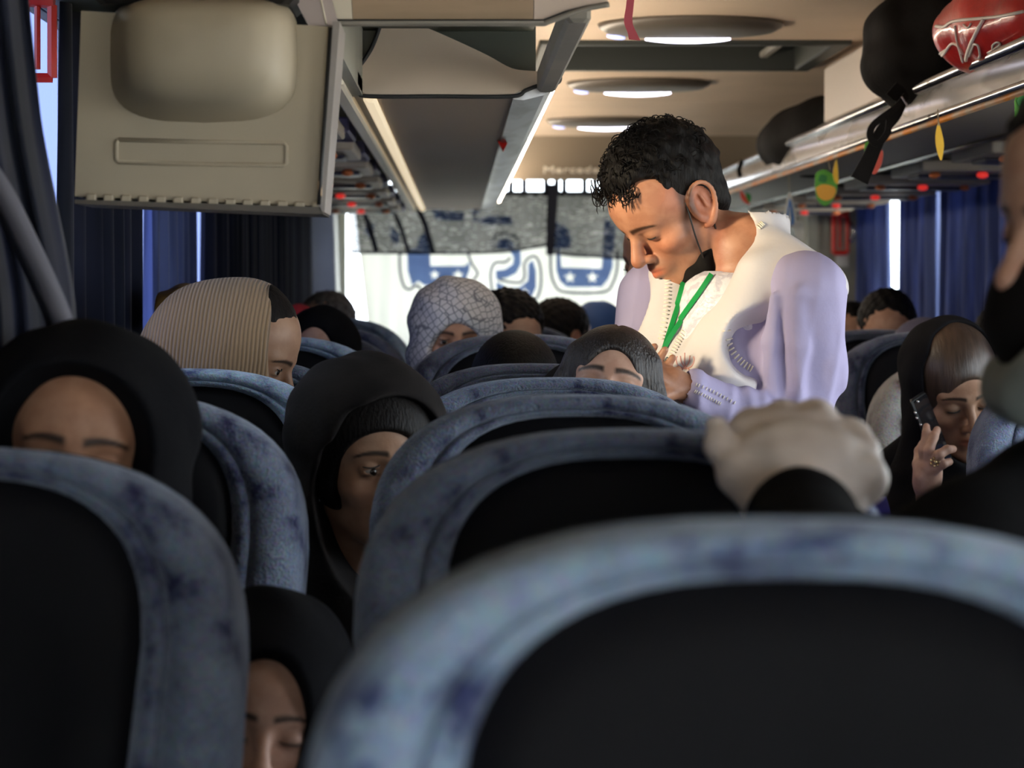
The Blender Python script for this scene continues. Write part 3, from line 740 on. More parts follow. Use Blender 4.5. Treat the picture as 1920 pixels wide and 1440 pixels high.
M_STAR = material('white_star_print', (.86, .86, .80), .8, trans=.45)
def U(u, v): return (640+u/3.2, 320+v/3.2)
def flat_poly(pts, d, mat, name, parent):
    return poly_plate(pts, d, .0015, mat, name, parent)
LET = {
 'a': [(395, 470), (398, 600), (425, 690), (460, 662), (500, 688), (720, 688), (745, 655), (768, 600), (772, 545), (740, 572), (535, 572), (530, 470)],
 'b1': [(925, 600), (985, 592), (1030, 560), (1035, 520), (1000, 470), (1075, 470), (1078, 560), (1050, 615), (1000, 640), (930, 655)],
 'b2': [(930, 665), (1000, 702), (1070, 700), (1120, 660), (1122, 560), (1150, 535), (1168, 600), (1168, 700), (1140, 760), (1080, 785), (1000, 740), (930, 725)],
 'c': [(1290, 470), (1290, 600), (1310, 660), (1350, 697), (1560, 697), (1602, 650), (1628, 580), (1630, 470), (1572, 470), (1562, 588), (1320, 580), (1312, 470)],
 'd': [(1750, 470), (1775, 600), (1792, 690), (1830, 720), (1900, 730), (1900, 780), (1780, 760), (1745, 690)],
 'e1': [(545, 230), (600, 240), (690, 250), (740, 250), (735, 300), (640, 300), (560, 290)],
 'e2': [(780, 180), (840, 210), (830, 250), (800, 270), (820, 290), (900, 270), (1020, 275), (1030, 320), (860, 325), (790, 300)],
 'e3': [(1270, 300), (1320, 320), (1370, 360), (1380, 470), (1270, 470)],
 'e4': [(1580, 280), (1640, 330), (1640, 470), (1570, 470)],
 'e5': [(930, 440), (950, 415), (990, 405), (1030, 430), (1040, 470), (930, 470)],
 'e6': [(150, 300), (200, 330), (190, 420), (140, 380)], 'e7': [(290, 330), (350, 380), (345, 440), (300, 430)], 'e8': [(470, 400), (500, 370), (520, 400), (530, 470), (450, 470)]}
from mathutils.geometry import tessellate_polygon
def star(u, v, r):
    return [U(u+(r if k % 2 == 0 else r*.42)*math.cos(-PI/2+k*PI/5), v+(r if k % 2 == 0 else r*.42)*math.sin(-PI/2+k*PI/5)) for k in range(10)]
HOLES = {'a': [(700, 628, 38), (560, 625, 32)], 'b2': [(1100, 732, 32)], 'c': [(1372, 640, 38), (1506, 640, 38)]}
for k, pts in LET.items():      # blue print with star-shaped openings in which the white cloth shows
    loops = [[P(*U(*p), DR-.016) for p in pts]]+[[P(*q, DR-.016) for q in star(*h_)] for h_ in HOLES.get(k, [])]
    vv = [p for l in loops for p in l]
    mesh('printed_letter', vv, [tuple(t) for t in tessellate_polygon(loops)], M_PRINT, rc, smooth=False)
OUT = [[(350, 480), (352, 600), (375, 690), (410, 712), (455, 688), (500, 714), (722, 712)], [(752, 480), (785, 560), (818, 620), (772, 680), (792, 720)],
       [(905, 720), (895, 620), (920, 555), (985, 548), (1015, 520)], [(895, 715), (920, 745), (1000, 765), (1085, 812), (1160, 780), (1195, 700), (1195, 590), (1170, 520), (1130, 520), (1098, 560), (1098, 640), (1060, 672), (945, 655)],
       [(1255, 480), (1258, 600), (1280, 680), (1340, 728), (1575, 728), (1630, 670), (1655, 580), (1655, 480)], [(1715, 500), (1712, 640), (1730, 740), (1790, 800), (1900, 806)], [(905, 470), (920, 400), (980, 380), (1050, 400), (1066, 470)]]
for pts in OUT:
    MB().tube([P(*U(*p), DR-.016) for p in spline(pts, 4)], .006, 5).build('letter_outline', M_PRINTL, rc)
# dark sheer valance with white scribble print
def valance_mat():
    m = bpy.data.materials.new('scribbled_sheer'); m.use_nodes = True; N = m.node_tree.nodes; L = m.node_tree.links
    tc = N.new('ShaderNodeTexCoord'); mp = N.new('ShaderNodeMapping'); mp.inputs['Scale'].default_value = (.55, .1, 1.5); L.new(tc.outputs['Object'], mp.inputs[0])
    nz = N.new('ShaderNodeTexNoise'); nz.inputs['Scale'].default_value = 26; nz.inputs['Detail'].default_value = 2.5; nz.inputs['Distortion'].default_value = 2.2; L.new(mp.outputs[0], nz.inputs['Vector'])
    cr = N.new('ShaderNodeValToRGB'); e = cr.color_ramp.elements; e[0].position = .51; e[0].color = (.002, .003, .010, 1); e[1].position = .64; e[1].color = (.42, .42, .42, 1)
    L.new(nz.outputs['Fac'], cr.inputs[0])
    d = N['Principled BSDF']; d.inputs['Roughness'].default_value = .8; L.new(cr.outputs[0], d.inputs['Base Color'])
    t = N.new('ShaderNodeBsdfTranslucent'); L.new(cr.outputs[0], t.inputs[0]); mx = N.new('ShaderNodeMixShader'); mx.inputs[0].default_value = .5
    L.new(d.outputs[0], mx.inputs[1]); L.new(t.outputs[0], mx.inputs[2])
    tp = N.new('ShaderNodeBsdfTransparent'); mx2 = N.new('ShaderNodeMixShader'); mx2.inputs[0].default_value = .16
    L.new(mx.outputs[0], mx2.inputs[1]); L.new(tp.outputs[0], mx2.inputs[2]); L.new(mx2.outputs[0], N['Material Output'].inputs[0])
    return m
M_VAL = valance_mat(); M_VALD = material('dark_sheer_band', (.010, .012, .024), .85)
def valance(ctrl, seed, label):
    pts = spline(ctrl, 14)        # (x, ytop, ybot)
    cols = [(x, a, x+8*math.sin(x*.05), b) for x, a, b in pts]
    o = px_sheet(cols, 6, DR-.05, .010, .9, 'sheer_valance', M_VAL); tag(o, label, 'curtain', 'dark sheer valances on the rear window')
    MB().tube([P(x+8*math.sin(x*.05), b, DR-.05) for x, a, b in pts], .006, 5).build('hem', M_VALD, o)
    return o
v1 = valance([(650, 372, 474), (720, 366, 474), (800, 366, 475), (900, 364, 474), (970, 363, 470), (1010, 362, 462), (1034, 358, 456)], 1, 'left dark sheer valance with white scribble print on rear window')
v2 = valance([(1030, 358, 474), (1060, 362, 478), (1120, 363, 481), (1180, 364, 486), (1260, 364, 486), (1400, 364, 486), (1560, 364, 486)], 2, 'right dark sheer valance with white scribble print on rear window')
MB().loft([[P(1026, 345, DR-.08), P(1048, 345, DR-.08), P(1046, 345, DR-.05), P(1028, 345, DR-.05)], [P(1024, 478, DR-.08), P(1038, 478, DR-.08), P(1036, 478, DR-.05), P(1026, 478, DR-.05)]]).build('gathered_fold', M_VALD, v2)
for x, y0, y1, wd in ((700, 372, 472, 5), (760, 380, 474, 4), (806, 372, 474, 5)):
    MB().tube([P(x-30, y0, DR-.066), P(x-8, (y0+y1)/2, DR-.07), P(x+6, y1, DR-.066)], .012*wd/4, 6).build('gathered_fold', M_VALD, v1)
hk = empty('curtain_rod', P(1100, 362, DR-.03), 'rear curtain rod with hooks crossing the bright strip of window', 'curtain rod')
MB().tube([P(655, 363, DR-.03), P(1570, 363, DR-.03)], .012, 8).build('rod', M_VALD, hk)
for x in (958, 983, 1024, 1044, 1058, 1096, 1116, 1150, 1190):
    MB().tube([P(x, 330, DR-.03), P(x, 364, DR-.03)], .015, 6).build('hook', M_VALD, hk)
# ------------------------------------------------------------------ bags on the right rack
M_BLKCLOTH = material('black_nylon', (.008, .007, .007), .8, var=(.005, .0045, .0045), vscale=14, bump=.15, bscale=90, spec=.08)
bag = empty('backpack', P(1700, 150, 5.75), 'black backpack bulging over the right rack rail with hanging strap', 'backpack')
S = Sdf((.83, 5.3, 1.62), (1.45, 6.35, 2.06), .008)
S.ell(P(1690, 100, 5.75)+Vector((.08, .1, 0)), (.135, .26, .135), .03); S.ell(P(1700, 40, 5.75)+Vector((.10, .08, 0)), (.15, .25, .10), .05); S.ell(P(1650, 115, 5.75)+Vector((.04, .05, 0)), (.07, .15, .07), .04)
S.ell(P(1625, 45, 5.75)+Vector((.06, .05, 0)), (.05, .12, .05), .03)
S.warp(lambda X, Y, Z: .006*np.sin(38*X+20*Z)*np.sin(24*Y+9*Z)); S.mesh('bag_body', M_BLKCLOTH, bag)
st = spline([(1672, 165), (1690, 185), (1680, 215), (1655, 245), (1630, 300), (1612, 338)], 5)
def strap(pts, d, wd, th, mat, name, parent):
    R = []
    for i, (x, y) in enumerate(pts):
        a = pts[min(i+1, len(pts)-1)]; b = pts[max(i-1, 0)]; t = np.array(a)-np.array(b); t = t/(np.linalg.norm(t)+1e-9); n = np.array((-t[1], t[0]))*(wd[i] if isinstance(wd, list) else wd)
        R.append([P(x+n[0], y+n[1], d), P(x-n[0], y-n[1], d), P(x-n[0], y-n[1], d)+Vector((0, th, 0)), P(x+n[0], y+n[1], d)+Vector((0, th, 0))])
    return MB().loft(R).build(name, mat, parent, smooth=True, angle=40)
strap(st, 5.55, [9+9*(i/len(st))**2+(6 if i < 6 else 0) for i in range(len(st))], .012, M_BLKCLOTH, 'strap', bag)
strap(spline([(1700, 178), (1682, 200), (1640, 232), (1632, 255), (1645, 270), (1664, 250), (1668, 225)], 5), 5.5, 6, .01, M_BLKCLOTH, 'strap_loop', bag)
q = P(1690, 190, 5.5); MB().tube([q+Vector((.0, 0, .01)), q+Vector((.012, 0, -.008))], .003).build('buckle', M_SILVER, bag)
b2 = empty('duffel_bag', P(1470, 270, 8.2), 'round black duffel bag on the right rack behind white locker', 'bag')
S = Sdf((.88, 7.2, 1.60), (1.5, 9.2, 1.96), .012)
S.ell(P(1478, 258, 8.2)+Vector((.08, 0, -.01)), (.17, .55, .115), .03); S.ell(P(1500, 240, 8.0)+Vector((.12, 0, 0)), (.15, .5, .10), .05)
S.warp(lambda X, Y, Z: .006*np.sin(30*X+14*Z)*np.sin(15*Y)); S.mesh('bag_body', M_BLKCLOTH, b2)
strap(spline([(1392, 300), (1386, 318), (1389, 332)], 4), 8.6, 4, .008, M_BLKCLOTH, 'hanging_strap', b2)
M_REDBAG = material('red_glossy_bag', (.62, .035, .03), .3, var=(.42, .015, .015), vscale=9, bump=.5, bscale=18, coat=.3)
b3 = empty('carrier_bag', P(1840, 60, 5.0), 'red glossy carrier bag with white script lettering on right rack', 'bag')
S = Sdf((.72, 4.4, 1.58), (1.5, 5.75, 2.06), .008)
S.ell(P(1850, 58, 5.0)+Vector((.10, .0, .01)), (.16, .34, .105), .03); S.ell(P(1800, 50, 5.05)+Vector((.06, .0, 0)), (.10, .22, .075), .05)
S.warp(lambda X, Y, Z: .007*np.sin(40*X+30*Z)*np.sin(26*Y+11*Z)); rb = S.mesh('bag_body', M_REDBAG, b3)
tr = bvh(rb)
M_WPRINT = material('white_print', (.88, .80, .74), .4)
def on_surface(tree, pts, r, mat, name, parent, n=5, off=.002, sides=5, flat=False):
    W = []
    for x, y in spline(pts, n):
        p, nn = ray(tree, x, y, off)
        if p is not None: W.append(p)
    if len(W) < 2: return None
    return MB().tube(W, r, sides).build(name, mat, parent, smooth=True)
for pts, r in (([(1738, 46), (1770, 50), (1790, 40), (1850, 34), (1880, 30), (1920, 22)], .0035), ([(1846, 36), (1832, 60), (1818, 90), (1812, 112)], .004), ([(1792, 48), (1796, 78), (1806, 116)], .0025),
               ([(1776, 92), (1764, 100), (1762, 108), (1772, 98), (1784, 82), (1796, 84), (1806, 100)], .003), ([(1808, 46), (1816, 52), (1822, 44)], .002),
               ([(1826, 82), (1834, 84), (1838, 100), (1836, 108)], .0025), ([(1818, 104), (1826, 84)], .002), ([(1852, 98), (1866, 90), (1876, 82), (1870, 78), (1862, 84), (1862, 94)], .0022)):
    on_surface(tr, pts, r, M_WPRINT, 'white_script_lettering', b3)
# ------------------------------------------------------------------ garland of paper fruit on the right rack
def cutout(layers, d, label, cat='decoration', string=None, group='paper fruit hanging from the right rack', name='paper_fruit'):
    c = layers[0][0][0]; r = empty(name, P(c[0], c[1], d), label, cat, group)
    for k, (pts, mat, nm) in enumerate(layers):
        pp = spline(list(pts)+[pts[0]], 4)[:-1]
        poly_plate(pp, d-.003*k, .0028, mat, nm, r)
    if string: MB().tube([P(x, y, d) for x, y in string], .0015, 5).build('string', material('string', (.35, .3, .2), .8), r)
    return r
G1 = material('leaf_green', (.09, .36, .03), .5); G2 = material('dark_green', (.02, .20, .035), .5); Y1 = material('fruit_orange', (.80, .40, .03), .5); Y2 = material('pepper_yellow', (.85, .52, .03), .5); RD = material('chili_red', (.55, .05, .02), .45)
WH = material('paper_white', (.62, .63, .60), .6); BL = material('pennant_blue', (.05, .20, .55), .5)
cutout([([(1528, 345), (1530, 325), (1545, 318), (1562, 328), (1570, 348), (1564, 372), (1548, 386), (1532, 374)], G1, 'leaf_shape'), ([(1534, 340), (1538, 328), (1550, 330), (1548, 342)], G2, 'leaf_mark'),
        ([(1530, 352), (1540, 346), (1555, 347), (1567, 354), (1563, 370), (1548, 376), (1534, 368)], Y1, 'fruit_shape')], 7.05, 'green and orange paper fruit cutout hanging beside the collar', string=[(1552, 296), (1556, 318)])
cutout([([(1566, 300), (1570, 300), (1572, 345), (1562, 330)], Y2, 'banana_shape')], 7.0, 'thin yellow-green paper strip beside the fruit cutout', string=[(1567, 290), (1567, 302)])
cutout([([(1757, 236), (1761, 232), (1766, 248), (1770, 270), (1768, 290), (1764, 301), (1757, 282), (1754, 258)], Y2, 'pepper_shape')], 5.35, 'long yellow paper pepper hanging from the right rack', string=[(1758, 205), (1760, 236)])
cutout([([(1650, 278), (1656, 285), (1654, 305), (1644, 324), (1636, 325), (1640, 305), (1645, 288)], RD, 'chili_shape')], 6.2, 'red paper chili beside the black backpack strap', string=[(1652, 262), (1651, 280)])
cutout([([(1622, 268), (1630, 266), (1628, 285), (1621, 284)], G1, 'leaf_shape')], 6.25, 'small green paper leaf behind the black strap')
cutout([([(1902, 190), (1908, 174), (1920, 172), (1930, 190), (1930, 250), (1918, 264), (1906, 252), (1904, 225)], G1, 'leaf_shape'), ([(1906, 188), (1916, 178), (1926, 190), (1914, 204)], G2, 'leaf_mark'), ([(1912, 222), (1922, 214), (1930, 230), (1920, 255), (1910, 248)], Y1, 'fruit_shape')], 4.65, 'green and yellow paper fruit at the right frame edge', string=[(1912, 150), (1914, 174)])
cutout([([(1388, 356), (1394, 362), (1402, 375), (1405, 384), (1394, 378), (1388, 368)], RD, 'chili_shape'), ([(1398, 360), (1408, 366), (1406, 380), (1400, 372)], G2, 'leaf_shape')], 9.0, 'small red and green paper fruit behind the man\'s neck')
cutout([([(1468, 420), (1480, 358), (1494, 420)], WH, 'white_triangle'), ([(1473, 419), (1481, 372), (1489, 419)], BL, 'blue_stripes'), ([(1479, 419), (1481, 385), (1483, 419)], WH, 'white_stripe')], 8.0, 'small blue and white striped pennant hanging behind the white collar', string=[(1479, 325), (1480, 360)], group='small things hanging at right', name='pennant')
cutout([([(1476, 418), (1505, 415), (1507, 448), (1494, 446), (1488, 428)], WH, 'card')], 8.05, 'small white card hanging below the striped pennant', group='small things hanging at right', name='hanging_card')
# tassel, hammers, misc
rbn = MB(); R = []
for i, (x, y, w_) in enumerate(spline([(1186, -40, 7), (1181, 10, 7), (1178, 40, 8), (1186, 62, 9), (1190, 74, 11)], 5)):
    R.append([P(x-w_, y, 4.5), P(x+w_, y+2, 4.5), P(x+w_, y+2, 4.504), P(x-w_, y, 4.504)])
o = rbn.loft(R).build('ribbon', material('pink_ribbon', (.62, .10, .14), .6), smooth=True, angle=40); tag(o, 'short pink ribbon hanging from the ceiling', 'ribbon')
def hammer(c, d, s, label):
    r = empty('emergency_hammer', P(c[0], c[1], d), label, 'hammer', 'red emergency hammers by the windows'); rm = MATS['red_gloss']
    X, Yp = c
    for a, b in (((-14*s, -30*s), (-14*s, 38*s)), ((12*s, -30*s), (12*s, 38*s))):
        MB().tube([P(X+a[0], Yp+a[1], d), P(X+b[0], Yp+b[1], d)], 5*s/F*d, 6).build('bracket_arm', rm, r)
    MB().tube([P(X-14*s, Yp+38*s, d), P(X+12*s, Yp+38*s, d)], 5*s/F*d, 6).build('bracket_foot', rm, r)
    MB().tube([P(X-18*s, Yp-36*s, d), P(X+14*s, Yp-34*s, d)], 7*s/F*d, 8).build('hammer_head', rm, r)
    MB().tube([P(X-2*s, Yp-34*s, d), P(X-2*s, Yp+30*s, d)], 3*s/F*d, 8).build('handle', rm, r)
    return r
hammer((1577, 436), 11.75, 1.0, 'red emergency hammer in bracket on the right rear pillar')
hammer((74, 70), 4.32, 2.0, 'red emergency hammer at the top left window edge')
q = P(1579, 486, 11.8); o = MB().box(q.x-.03, q.x+.03, q.y-.003, q.y+.003, q.z-.035, q.z+.035).build('sticker', WH); tag(o, 'small white sticker below the red hammer on rear pillar', 'sticker')
q = P(1594, 436, 11.8); o = MB().tube([q+Vector((0, 0, -.05)), q+Vector((.02, 0, 0)), q+Vector((0, 0, .05))], .008).build('coat_hook', M_SILVER, smooth=True); tag(o, 'small silver coat hook beside the red hammer', 'hook')
rs = empty('red_strap', P(1911, 317, 8.2), 'thin red strap hanging by the right curtains', 'strap')
MB().box(*sorted((P(1908, 0, 8.2).x, P(1915, 0, 8.2).x)), 8.2, 8.25, P(0, 428, 8.2).z, P(0, 380, 8.2).z, .004).build('band', MATS['red_gloss'], rs)
MB().tube([P(1911, 382, 8.22), P(1911, 314, 8.22)], .002, 5).build('cord', M_BLACK, rs)
# mustard cloth on a seat top by the left curtain
S = Sdf((-.62, 4.95, 1.10), (-.42, 5.45, 1.38), .006); S.ell(P(330, 572, 5.2), (.062, .10, .030), .02); S.ell(P(362, 552, 5.2), (.035, .07, .022), .03); S.ell(P(310, 590, 5.2), (.05, .09, .04), .03)
S.warp(lambda X, Y, Z: .003*np.sin(90*X)*np.sin(50*Z)); o = S.mesh('folded_cloth', material('mustard_cloth', (.33, .19, .045), .8, var=(.25, .14, .03), vscale=20)); tag(o, 'folded mustard cloth on the seat top behind the beige shawl', 'cloth')
# ------------------------------------------------------------------ people: heads, hair, scarves, clothes
M_SKIN = material('skin', (1, 1, 1), .48, var=(.86, .80, .78), vscale=38, attr=True, bump=.05, bscale=240, spec=.4)
M_HAIR = material('black_hair', (.009, .0075, .007), .55, var=(.005, .004, .004), vscale=60, stretch=(3, 3, .6), bump=.4, bscale=90, spec=.14)
M_BROWN = material('dark_brown_hair', (.020, .012, .009), .45, var=(.012, .007, .006), vscale=55, stretch=(4, 4, .5), bump=.5, bscale=80, spec=.5)
M_GREYH = material('grey_hair', (.16, .15, .15), .6, var=(.06, .055, .05), vscale=50, bump=.4, bscale=90)
M_HIJAB = material('black_scarf', (.008, .008, .0095), .9, var=(.005, .005, .0065), vscale=8, sheen=.0, bump=.12, bscale=160, spec=.06)
M_HIJAB2 = material('charcoal_scarf', (.024, .021, .021), .9, var=(.015, .0135, .0135), vscale=8, sheen=.0, bump=.12, bscale=160, spec=.06)
M_LASH = material('eyelash', (.008, .006, .006), .6)
M_EYEW = material('eyeball', (.36, .32, .29), .3); M_IRIS = material('dark_iris', (.012, .008, .006), .12)
def head_matrix(pos, yaw, pitch, roll):
    r = math.radians
    return Matrix.Translation(pos) @ Matrix.Rotation(r(yaw), 4, 'Z') @ Matrix.Rotation(r(pitch), 4, 'X') @ Matrix.Rotation(r(roll), 4, 'Y')
def add_head(S, M, sc_=1.0, eye=0.0, ear=True, neck=None, male=True, es=1.0):
    """one continuous head; local face direction -Y, eye line at z=0"""
    S.frame(M, sc_)
    S.ell((0, .012, .042), (.074, .094, .080), 0)
    S.ell((0, -.016, .030), (.067, .068, .075), .03)
    S.ell((0, -.022, -.045), (.056, .058, .066), .03)
    jw = 1.0 if male else .9
    for s in (-1, 1):
        S.ell((s*.043, -.050, -.028), (.021, .024, .019), .02)
        S.cone((s*.054*jw, .012, -.058), (s*.020*jw, -.058, -.100), .019, .016, .025)
        S.cone((s*.009, -.082, .019), (s*.044, -.066, .022), .0095 if male else .007, .008, .012)
    S.ell((0, -.068, -.104), (.022*jw, .018, .017), .02)
    for s in (-1, 1):
        S.ell((s*.031, -.092, -.001), (.019, .014, .0125), .012, 's')
        S.ell((s*.031, -.0690, -.001), (.0150, .0140, .0135), .003)
    S.cone((0, -.080, .012), (0, -.103, -.030), .0070, .0100, .010)
    S.ell((0, -.1045, -.036), (.0115, .0115, .0105), .006)
    for s in (-1, 1):
        S.ell((s*.0125, -.094, -.040), (.0078, .0095, .0078), .006)
    S.ell((0, -.072, -.066), (.030, .021, .022), .016)
    for s in (-1, 1):
        S.cone((s*.020, -.083, -.0665), (s*.004, -.0925, -.0625), .0036, .0052, .004)
        S.cone((s*.017, -.082, -.0740), (0, -.0905, -.0755), .0042, .0066, .004)
        S.cone((s*.024, -.086, -.0695), (0, -.1000, -.0690), .0014, .0016, .003, 's')
        S.ell((s*.0068, -.0985, -.0475), (.0042, .0050, .0036), .002, 's')
    if ear:
        for s in (-1, 1):
            pth = [(.072, -.004, -.012), (.077, -.006, .010), (.082, .006, .027), (.085, .022, .026), (.085, .031, .010), (.082, .026, -.012), (.078, .012, -.028), (.073, .002, -.030)]
            pth = [(.072+(a-.072)*es, .006+(b-.006)*es, -.004+(c+.004)*es) for a, b, c in pth]
            S.ell((s*.077, .006+.006*es, -.004+.002*es), (.0055, .020*es, .029*es), .004)
            S.ell((s*.085, .006+.004*es, .000), (.0095, .011*es, .018*es), .003, 's')
            sp_ = spline([(a, b, c, r) for (a, b, c), r in zip(pth, [.0036]*4+[.0040, .0045, .0065, .004])], 3)
            S.path([(s*q[0], q[1], q[2]) for q in sp_], [q[3] for q in sp_], .0025)
            S.cone((s*.079, .020, -.008), (s*.081, .017, .016), .004, .003, .003)
            S.ell((s*.075, -.004, -.010), (.006, .005, .007), .003)
    if eye > 0:
        for s in (-1, 1):
            S.ell((s*.0315, -.083, -.0015), (.0125, .0105, .0016+.0042*eye), .0015, 's')
    if neck is not None:
        S.frame(); a = M @ (Vector((0, .020, -.055))*sc_); m = M @ (Vector((0, .028, -.10))*sc_)
        S.cone(a, m, .050*sc_, .049*sc_, .03); S.cone(m, neck, .049*sc_, .058*sc_, .03)
        S.ell(Vector(neck)+Vector((0, .01, -.06)), (.13*sc_, .075*sc_, .06*sc_), .05)
    S.frame()
def head_color(M, sc_, tone, male=True, beard=0.0, brow=1.0, lip=(1.0, .62, .58), eye_dark=0.0, brow_w=1.0, blush=.25, burn=0.0):
    Mi = M.inverted(); R = np.array(Mi.to_3x3()); t = np.array(Mi.translation)
    tone = np.array(tone)
    def f(V):
        L = (V@R.T+t)/sc_; x = np.abs(L[:, 0]); y = L[:, 1]; z = L[:, 2]
        sm = lambda a, b, v: np.clip((v-a)/(b-a), 0, 1)**2*(3-2*np.clip((v-a)/(b-a), 0, 1))
        C = np.repeat(tone[None, :], len(V), 0)
        fr = sm(-.045, -.06, y)
        lm = fr*np.exp(-((z+.069)/.0095)**4)*np.exp(-(x/.0215)**4)*sm(-.078, -.084, y)
        C = C*(1-lm[:, None])+lm[:, None]*(C*np.array(lip))
        red = fr*np.exp(-(((x-.045)/.022)**2+((z+.035)/.022)**2))+np.exp(-((x/.014)**2+((z+.038)/.012)**2))*fr
        C = C*(1-blush*red[:, None]*np.array([0, .35, .4])[None, :])
        C = C*(1-np.exp(-((x-.078)/.009)**2)[:, None]*np.array([0, .18, .2])[None, :])
        soc = fr*np.exp(-(((x-.031)/.018)**2+((z+.000)/.013)**2)); C = C*(1-(.22+eye_dark)*soc[:, None])  # darker eye sockets; the extra serves makeup and painted eye shade
        u = np.clip((x-.010)/.042, 0, 1)
        zc = .0165+.012*u-.013*u**2.2+(.001 if male else .004)
        bw = np.exp(-((z-zc)/((.0046-.0022*u)*brow_w))**4)*sm(.006, .012, x)*sm(.056, .050, x)*fr*brow
        C = C*(1-bw[:, None]*.93)
        ls = np.exp(-((z+.0065+.25*(x-.031)**2/.031)/.0022)**2)*np.exp(-((x-.031)/.0135)**6)*fr
        C = C*(1-.75*ls[:, None])
        if burn:
            sb = sm(.055, .068, x)*np.exp(-((y+.016-.25*z)/.016)**4)*sm(-.045, -.025, z)*sm(.075, .05, z); C = C*(1-burn*sb[:, None])
        if beard:
            bm = sm(-.02, -.045, z)*sm(.055, .03, y)*(1-lm); mus = np.exp(-((z+.056)/.006)**2)*np.exp(-(x/.026)**4)*fr
            C = C*(1-beard*np.clip(bm*.75+mus*.9, 0, 1)[:, None]*np.array([.8, .72, .66])[None, :])
        return C
    return f
def eyes(M, sc_, parent, look=(0, 0)):
    for s in (-1, 1):
        v, f = ico((0, 0, 0), .0122*sc_, seg=14, rings=10); T = M @ Matrix.Translation(Vector((s*.031, -.0685, -.001))*sc_)
        e = mesh('eyeball', [T @ x for x in v], f, M_EYEW, parent)
        v, f = ico((0, 0, 0), (.0055*sc_, .0025*sc_, .0055*sc_), seg=12, rings=6); T2 = T @ Matrix.Translation(Vector((look[0]*.004, -.0112, look[1]*.004))*sc_)
        mesh('iris', [T2 @ x for x in v], f, M_IRIS, e)
def lashes(M, sc_, parent, z=-.006, tree=None, out=.0835):
    for s in (-1, 1):
        pts = [M @ (Vector((s*(.031+.0135*t), -(out-.0045*t*t), z+.0025*abs(t)**2))*sc_) for t in np.linspace(-1, 1, 9)]
        MB().tube(pts, [.0006*sc_]+[.0012*sc_]*7+[.0005*sc_], 5).build('eyelashes', M_LASH, parent, smooth=True)
def hair_short(S, M, sc_, vol=1.0, line=.0, curl=.003):
    S.frame(M, sc_)
    S.ell((0, .020, .047), (.080*vol, .100*vol, .086*vol), 0)
    S.ell((0, .068, -.030), (.058, .034, .042), .03)
    S.ell((0, -.135-line, -.004), (.118, .100, .107), .006, 's')
    for s in (-1, 1):
        S.ell((s*.088, .008, -.004), (.024, .026, .034), .004, 's'); S.ell((s*.075, -.035, -.05), (.05, .055, .045), .006, 's')
    S.frame()
    if curl: S.warp(lambda X, Y, Z: curl*np.sin(170*X+60*Z)*np.sin(150*Y+40*X)*np.sin(160*Z+50*Y))
def torso_clothes():
    """seated body in loose clothes, origin at the shoulder line, facing -Y"""
    S = Sdf((-.34, -.62, -1.02), (.34, .22, .10), .011)
    S.cone((-.16, .02, -.03), (.16, .02, -.03), .058, .058, .03); S.cone((0, .03, .02), (0, .03, -.06), .062, .075, .05)
    S.ell((0, .0, -.16), (.165, .105, .17), .06); S.ell((0, .01, -.40), (.165, .12, .16), .07)
    for s in (-1, 1):
        S.path([(s*.175, .02, -.04), (s*.215, .03, -.28), (s*.13, -.17, -.42)], [.056, .050, .038], .03)
        S.path([(s*.09, .0, -.50), (s*.11, -.40, -.48), (s*.11, -.40, -.92), (s*.11, -.50, -.95)], [.085, .07, .055, .045], .04)
    S.warp(lambda X, Y, Z: .004*np.sin(40*X+22*Z)*np.sin(30*Z+12*Y))
    return S
TORSO_ME = {}
def clothes(mat, neck, root, s=1.0, yaw=0.0, name='clothes'):
    if 'm' not in TORSO_ME:
        o = torso_clothes().mesh('clothes', mat); TORSO_ME['m'] = o.data; bpy.data.objects.remove(o)
    o = bpy.data.objects.new(name, TORSO_ME['m']); COL.objects.link(o)
    o.parent = root; o.matrix_parent_inverse = world_of(root).inverted()
    hgt = (Vector(neck).z-.035)
    zs = min(s, hgt/.98*1.0) if hgt > .4 else s
    o.matrix_basis = Matrix.Translation(Vector(neck)+Vector((0, 0, -.035))) @ Matrix.Rotation(math.radians(yaw), 4, 'Z') @ Matrix.Diagonal((s, s, hgt/.99, 1))
    o.material_slots[0].link = 'OBJECT'; o.material_slots[0].material = mat
    return o
TONE = dict(fair=(.56, .34, .25), mid=(.46, .26, .17), warm=(.50, .27, .165), dark=(.25, .135, .09), olive=(.40, .235, .15))
class Person: pass
def person(px, py, d, label, yaw=0, pitch=0, roll=0, sc_=1.0, tone='mid', male=True, eye=0.0, beard=0.0, h=.003, cloth=None, neck_off=(0, .05, -.20), ear=True, lash=True, eye_dark=0.0, brow_w=1.0, brow=1.0, look=(0, 0), body_yaw=None, group='passengers', cs=None):
    p = Person(); pos = P(px, py, d); p.M = head_matrix(pos, yaw, pitch, roll); p.s = sc_; p.pos = pos
    base = Vector((pos.x+neck_off[0], pos.y+neck_off[1]+.02, 0))
    p.root = empty('person', (base.x, base.y, 0), label, 'person', group)
    p.neck = pos+Vector(neck_off)*sc_; p.h = h
    lo = np.array(pos)-np.array((.16, .17, .30))*sc_; hi = np.array(pos)+np.array((.16, .17, .15))*sc_
    S = Sdf(lo, hi, h); add_head(S, p.M, sc_, eye, ear, p.neck, male)
    p.body = S.mesh('body', M_SKIN, p.root, head_color(p.M, sc_, TONE[tone], male, beard, brow, eye_dark=eye_dark, brow_w=brow_w))
    if eye > 0: eyes(p.M, sc_, p.root, look)
    if lash: lashes(p.M, sc_, p.root, z=-.006 if eye == 0 else .0035)
    if cloth is not None: clothes(cloth, p.neck, p.root, cs or sc_, body_yaw if body_yaw is not None else yaw*.4)
    return p
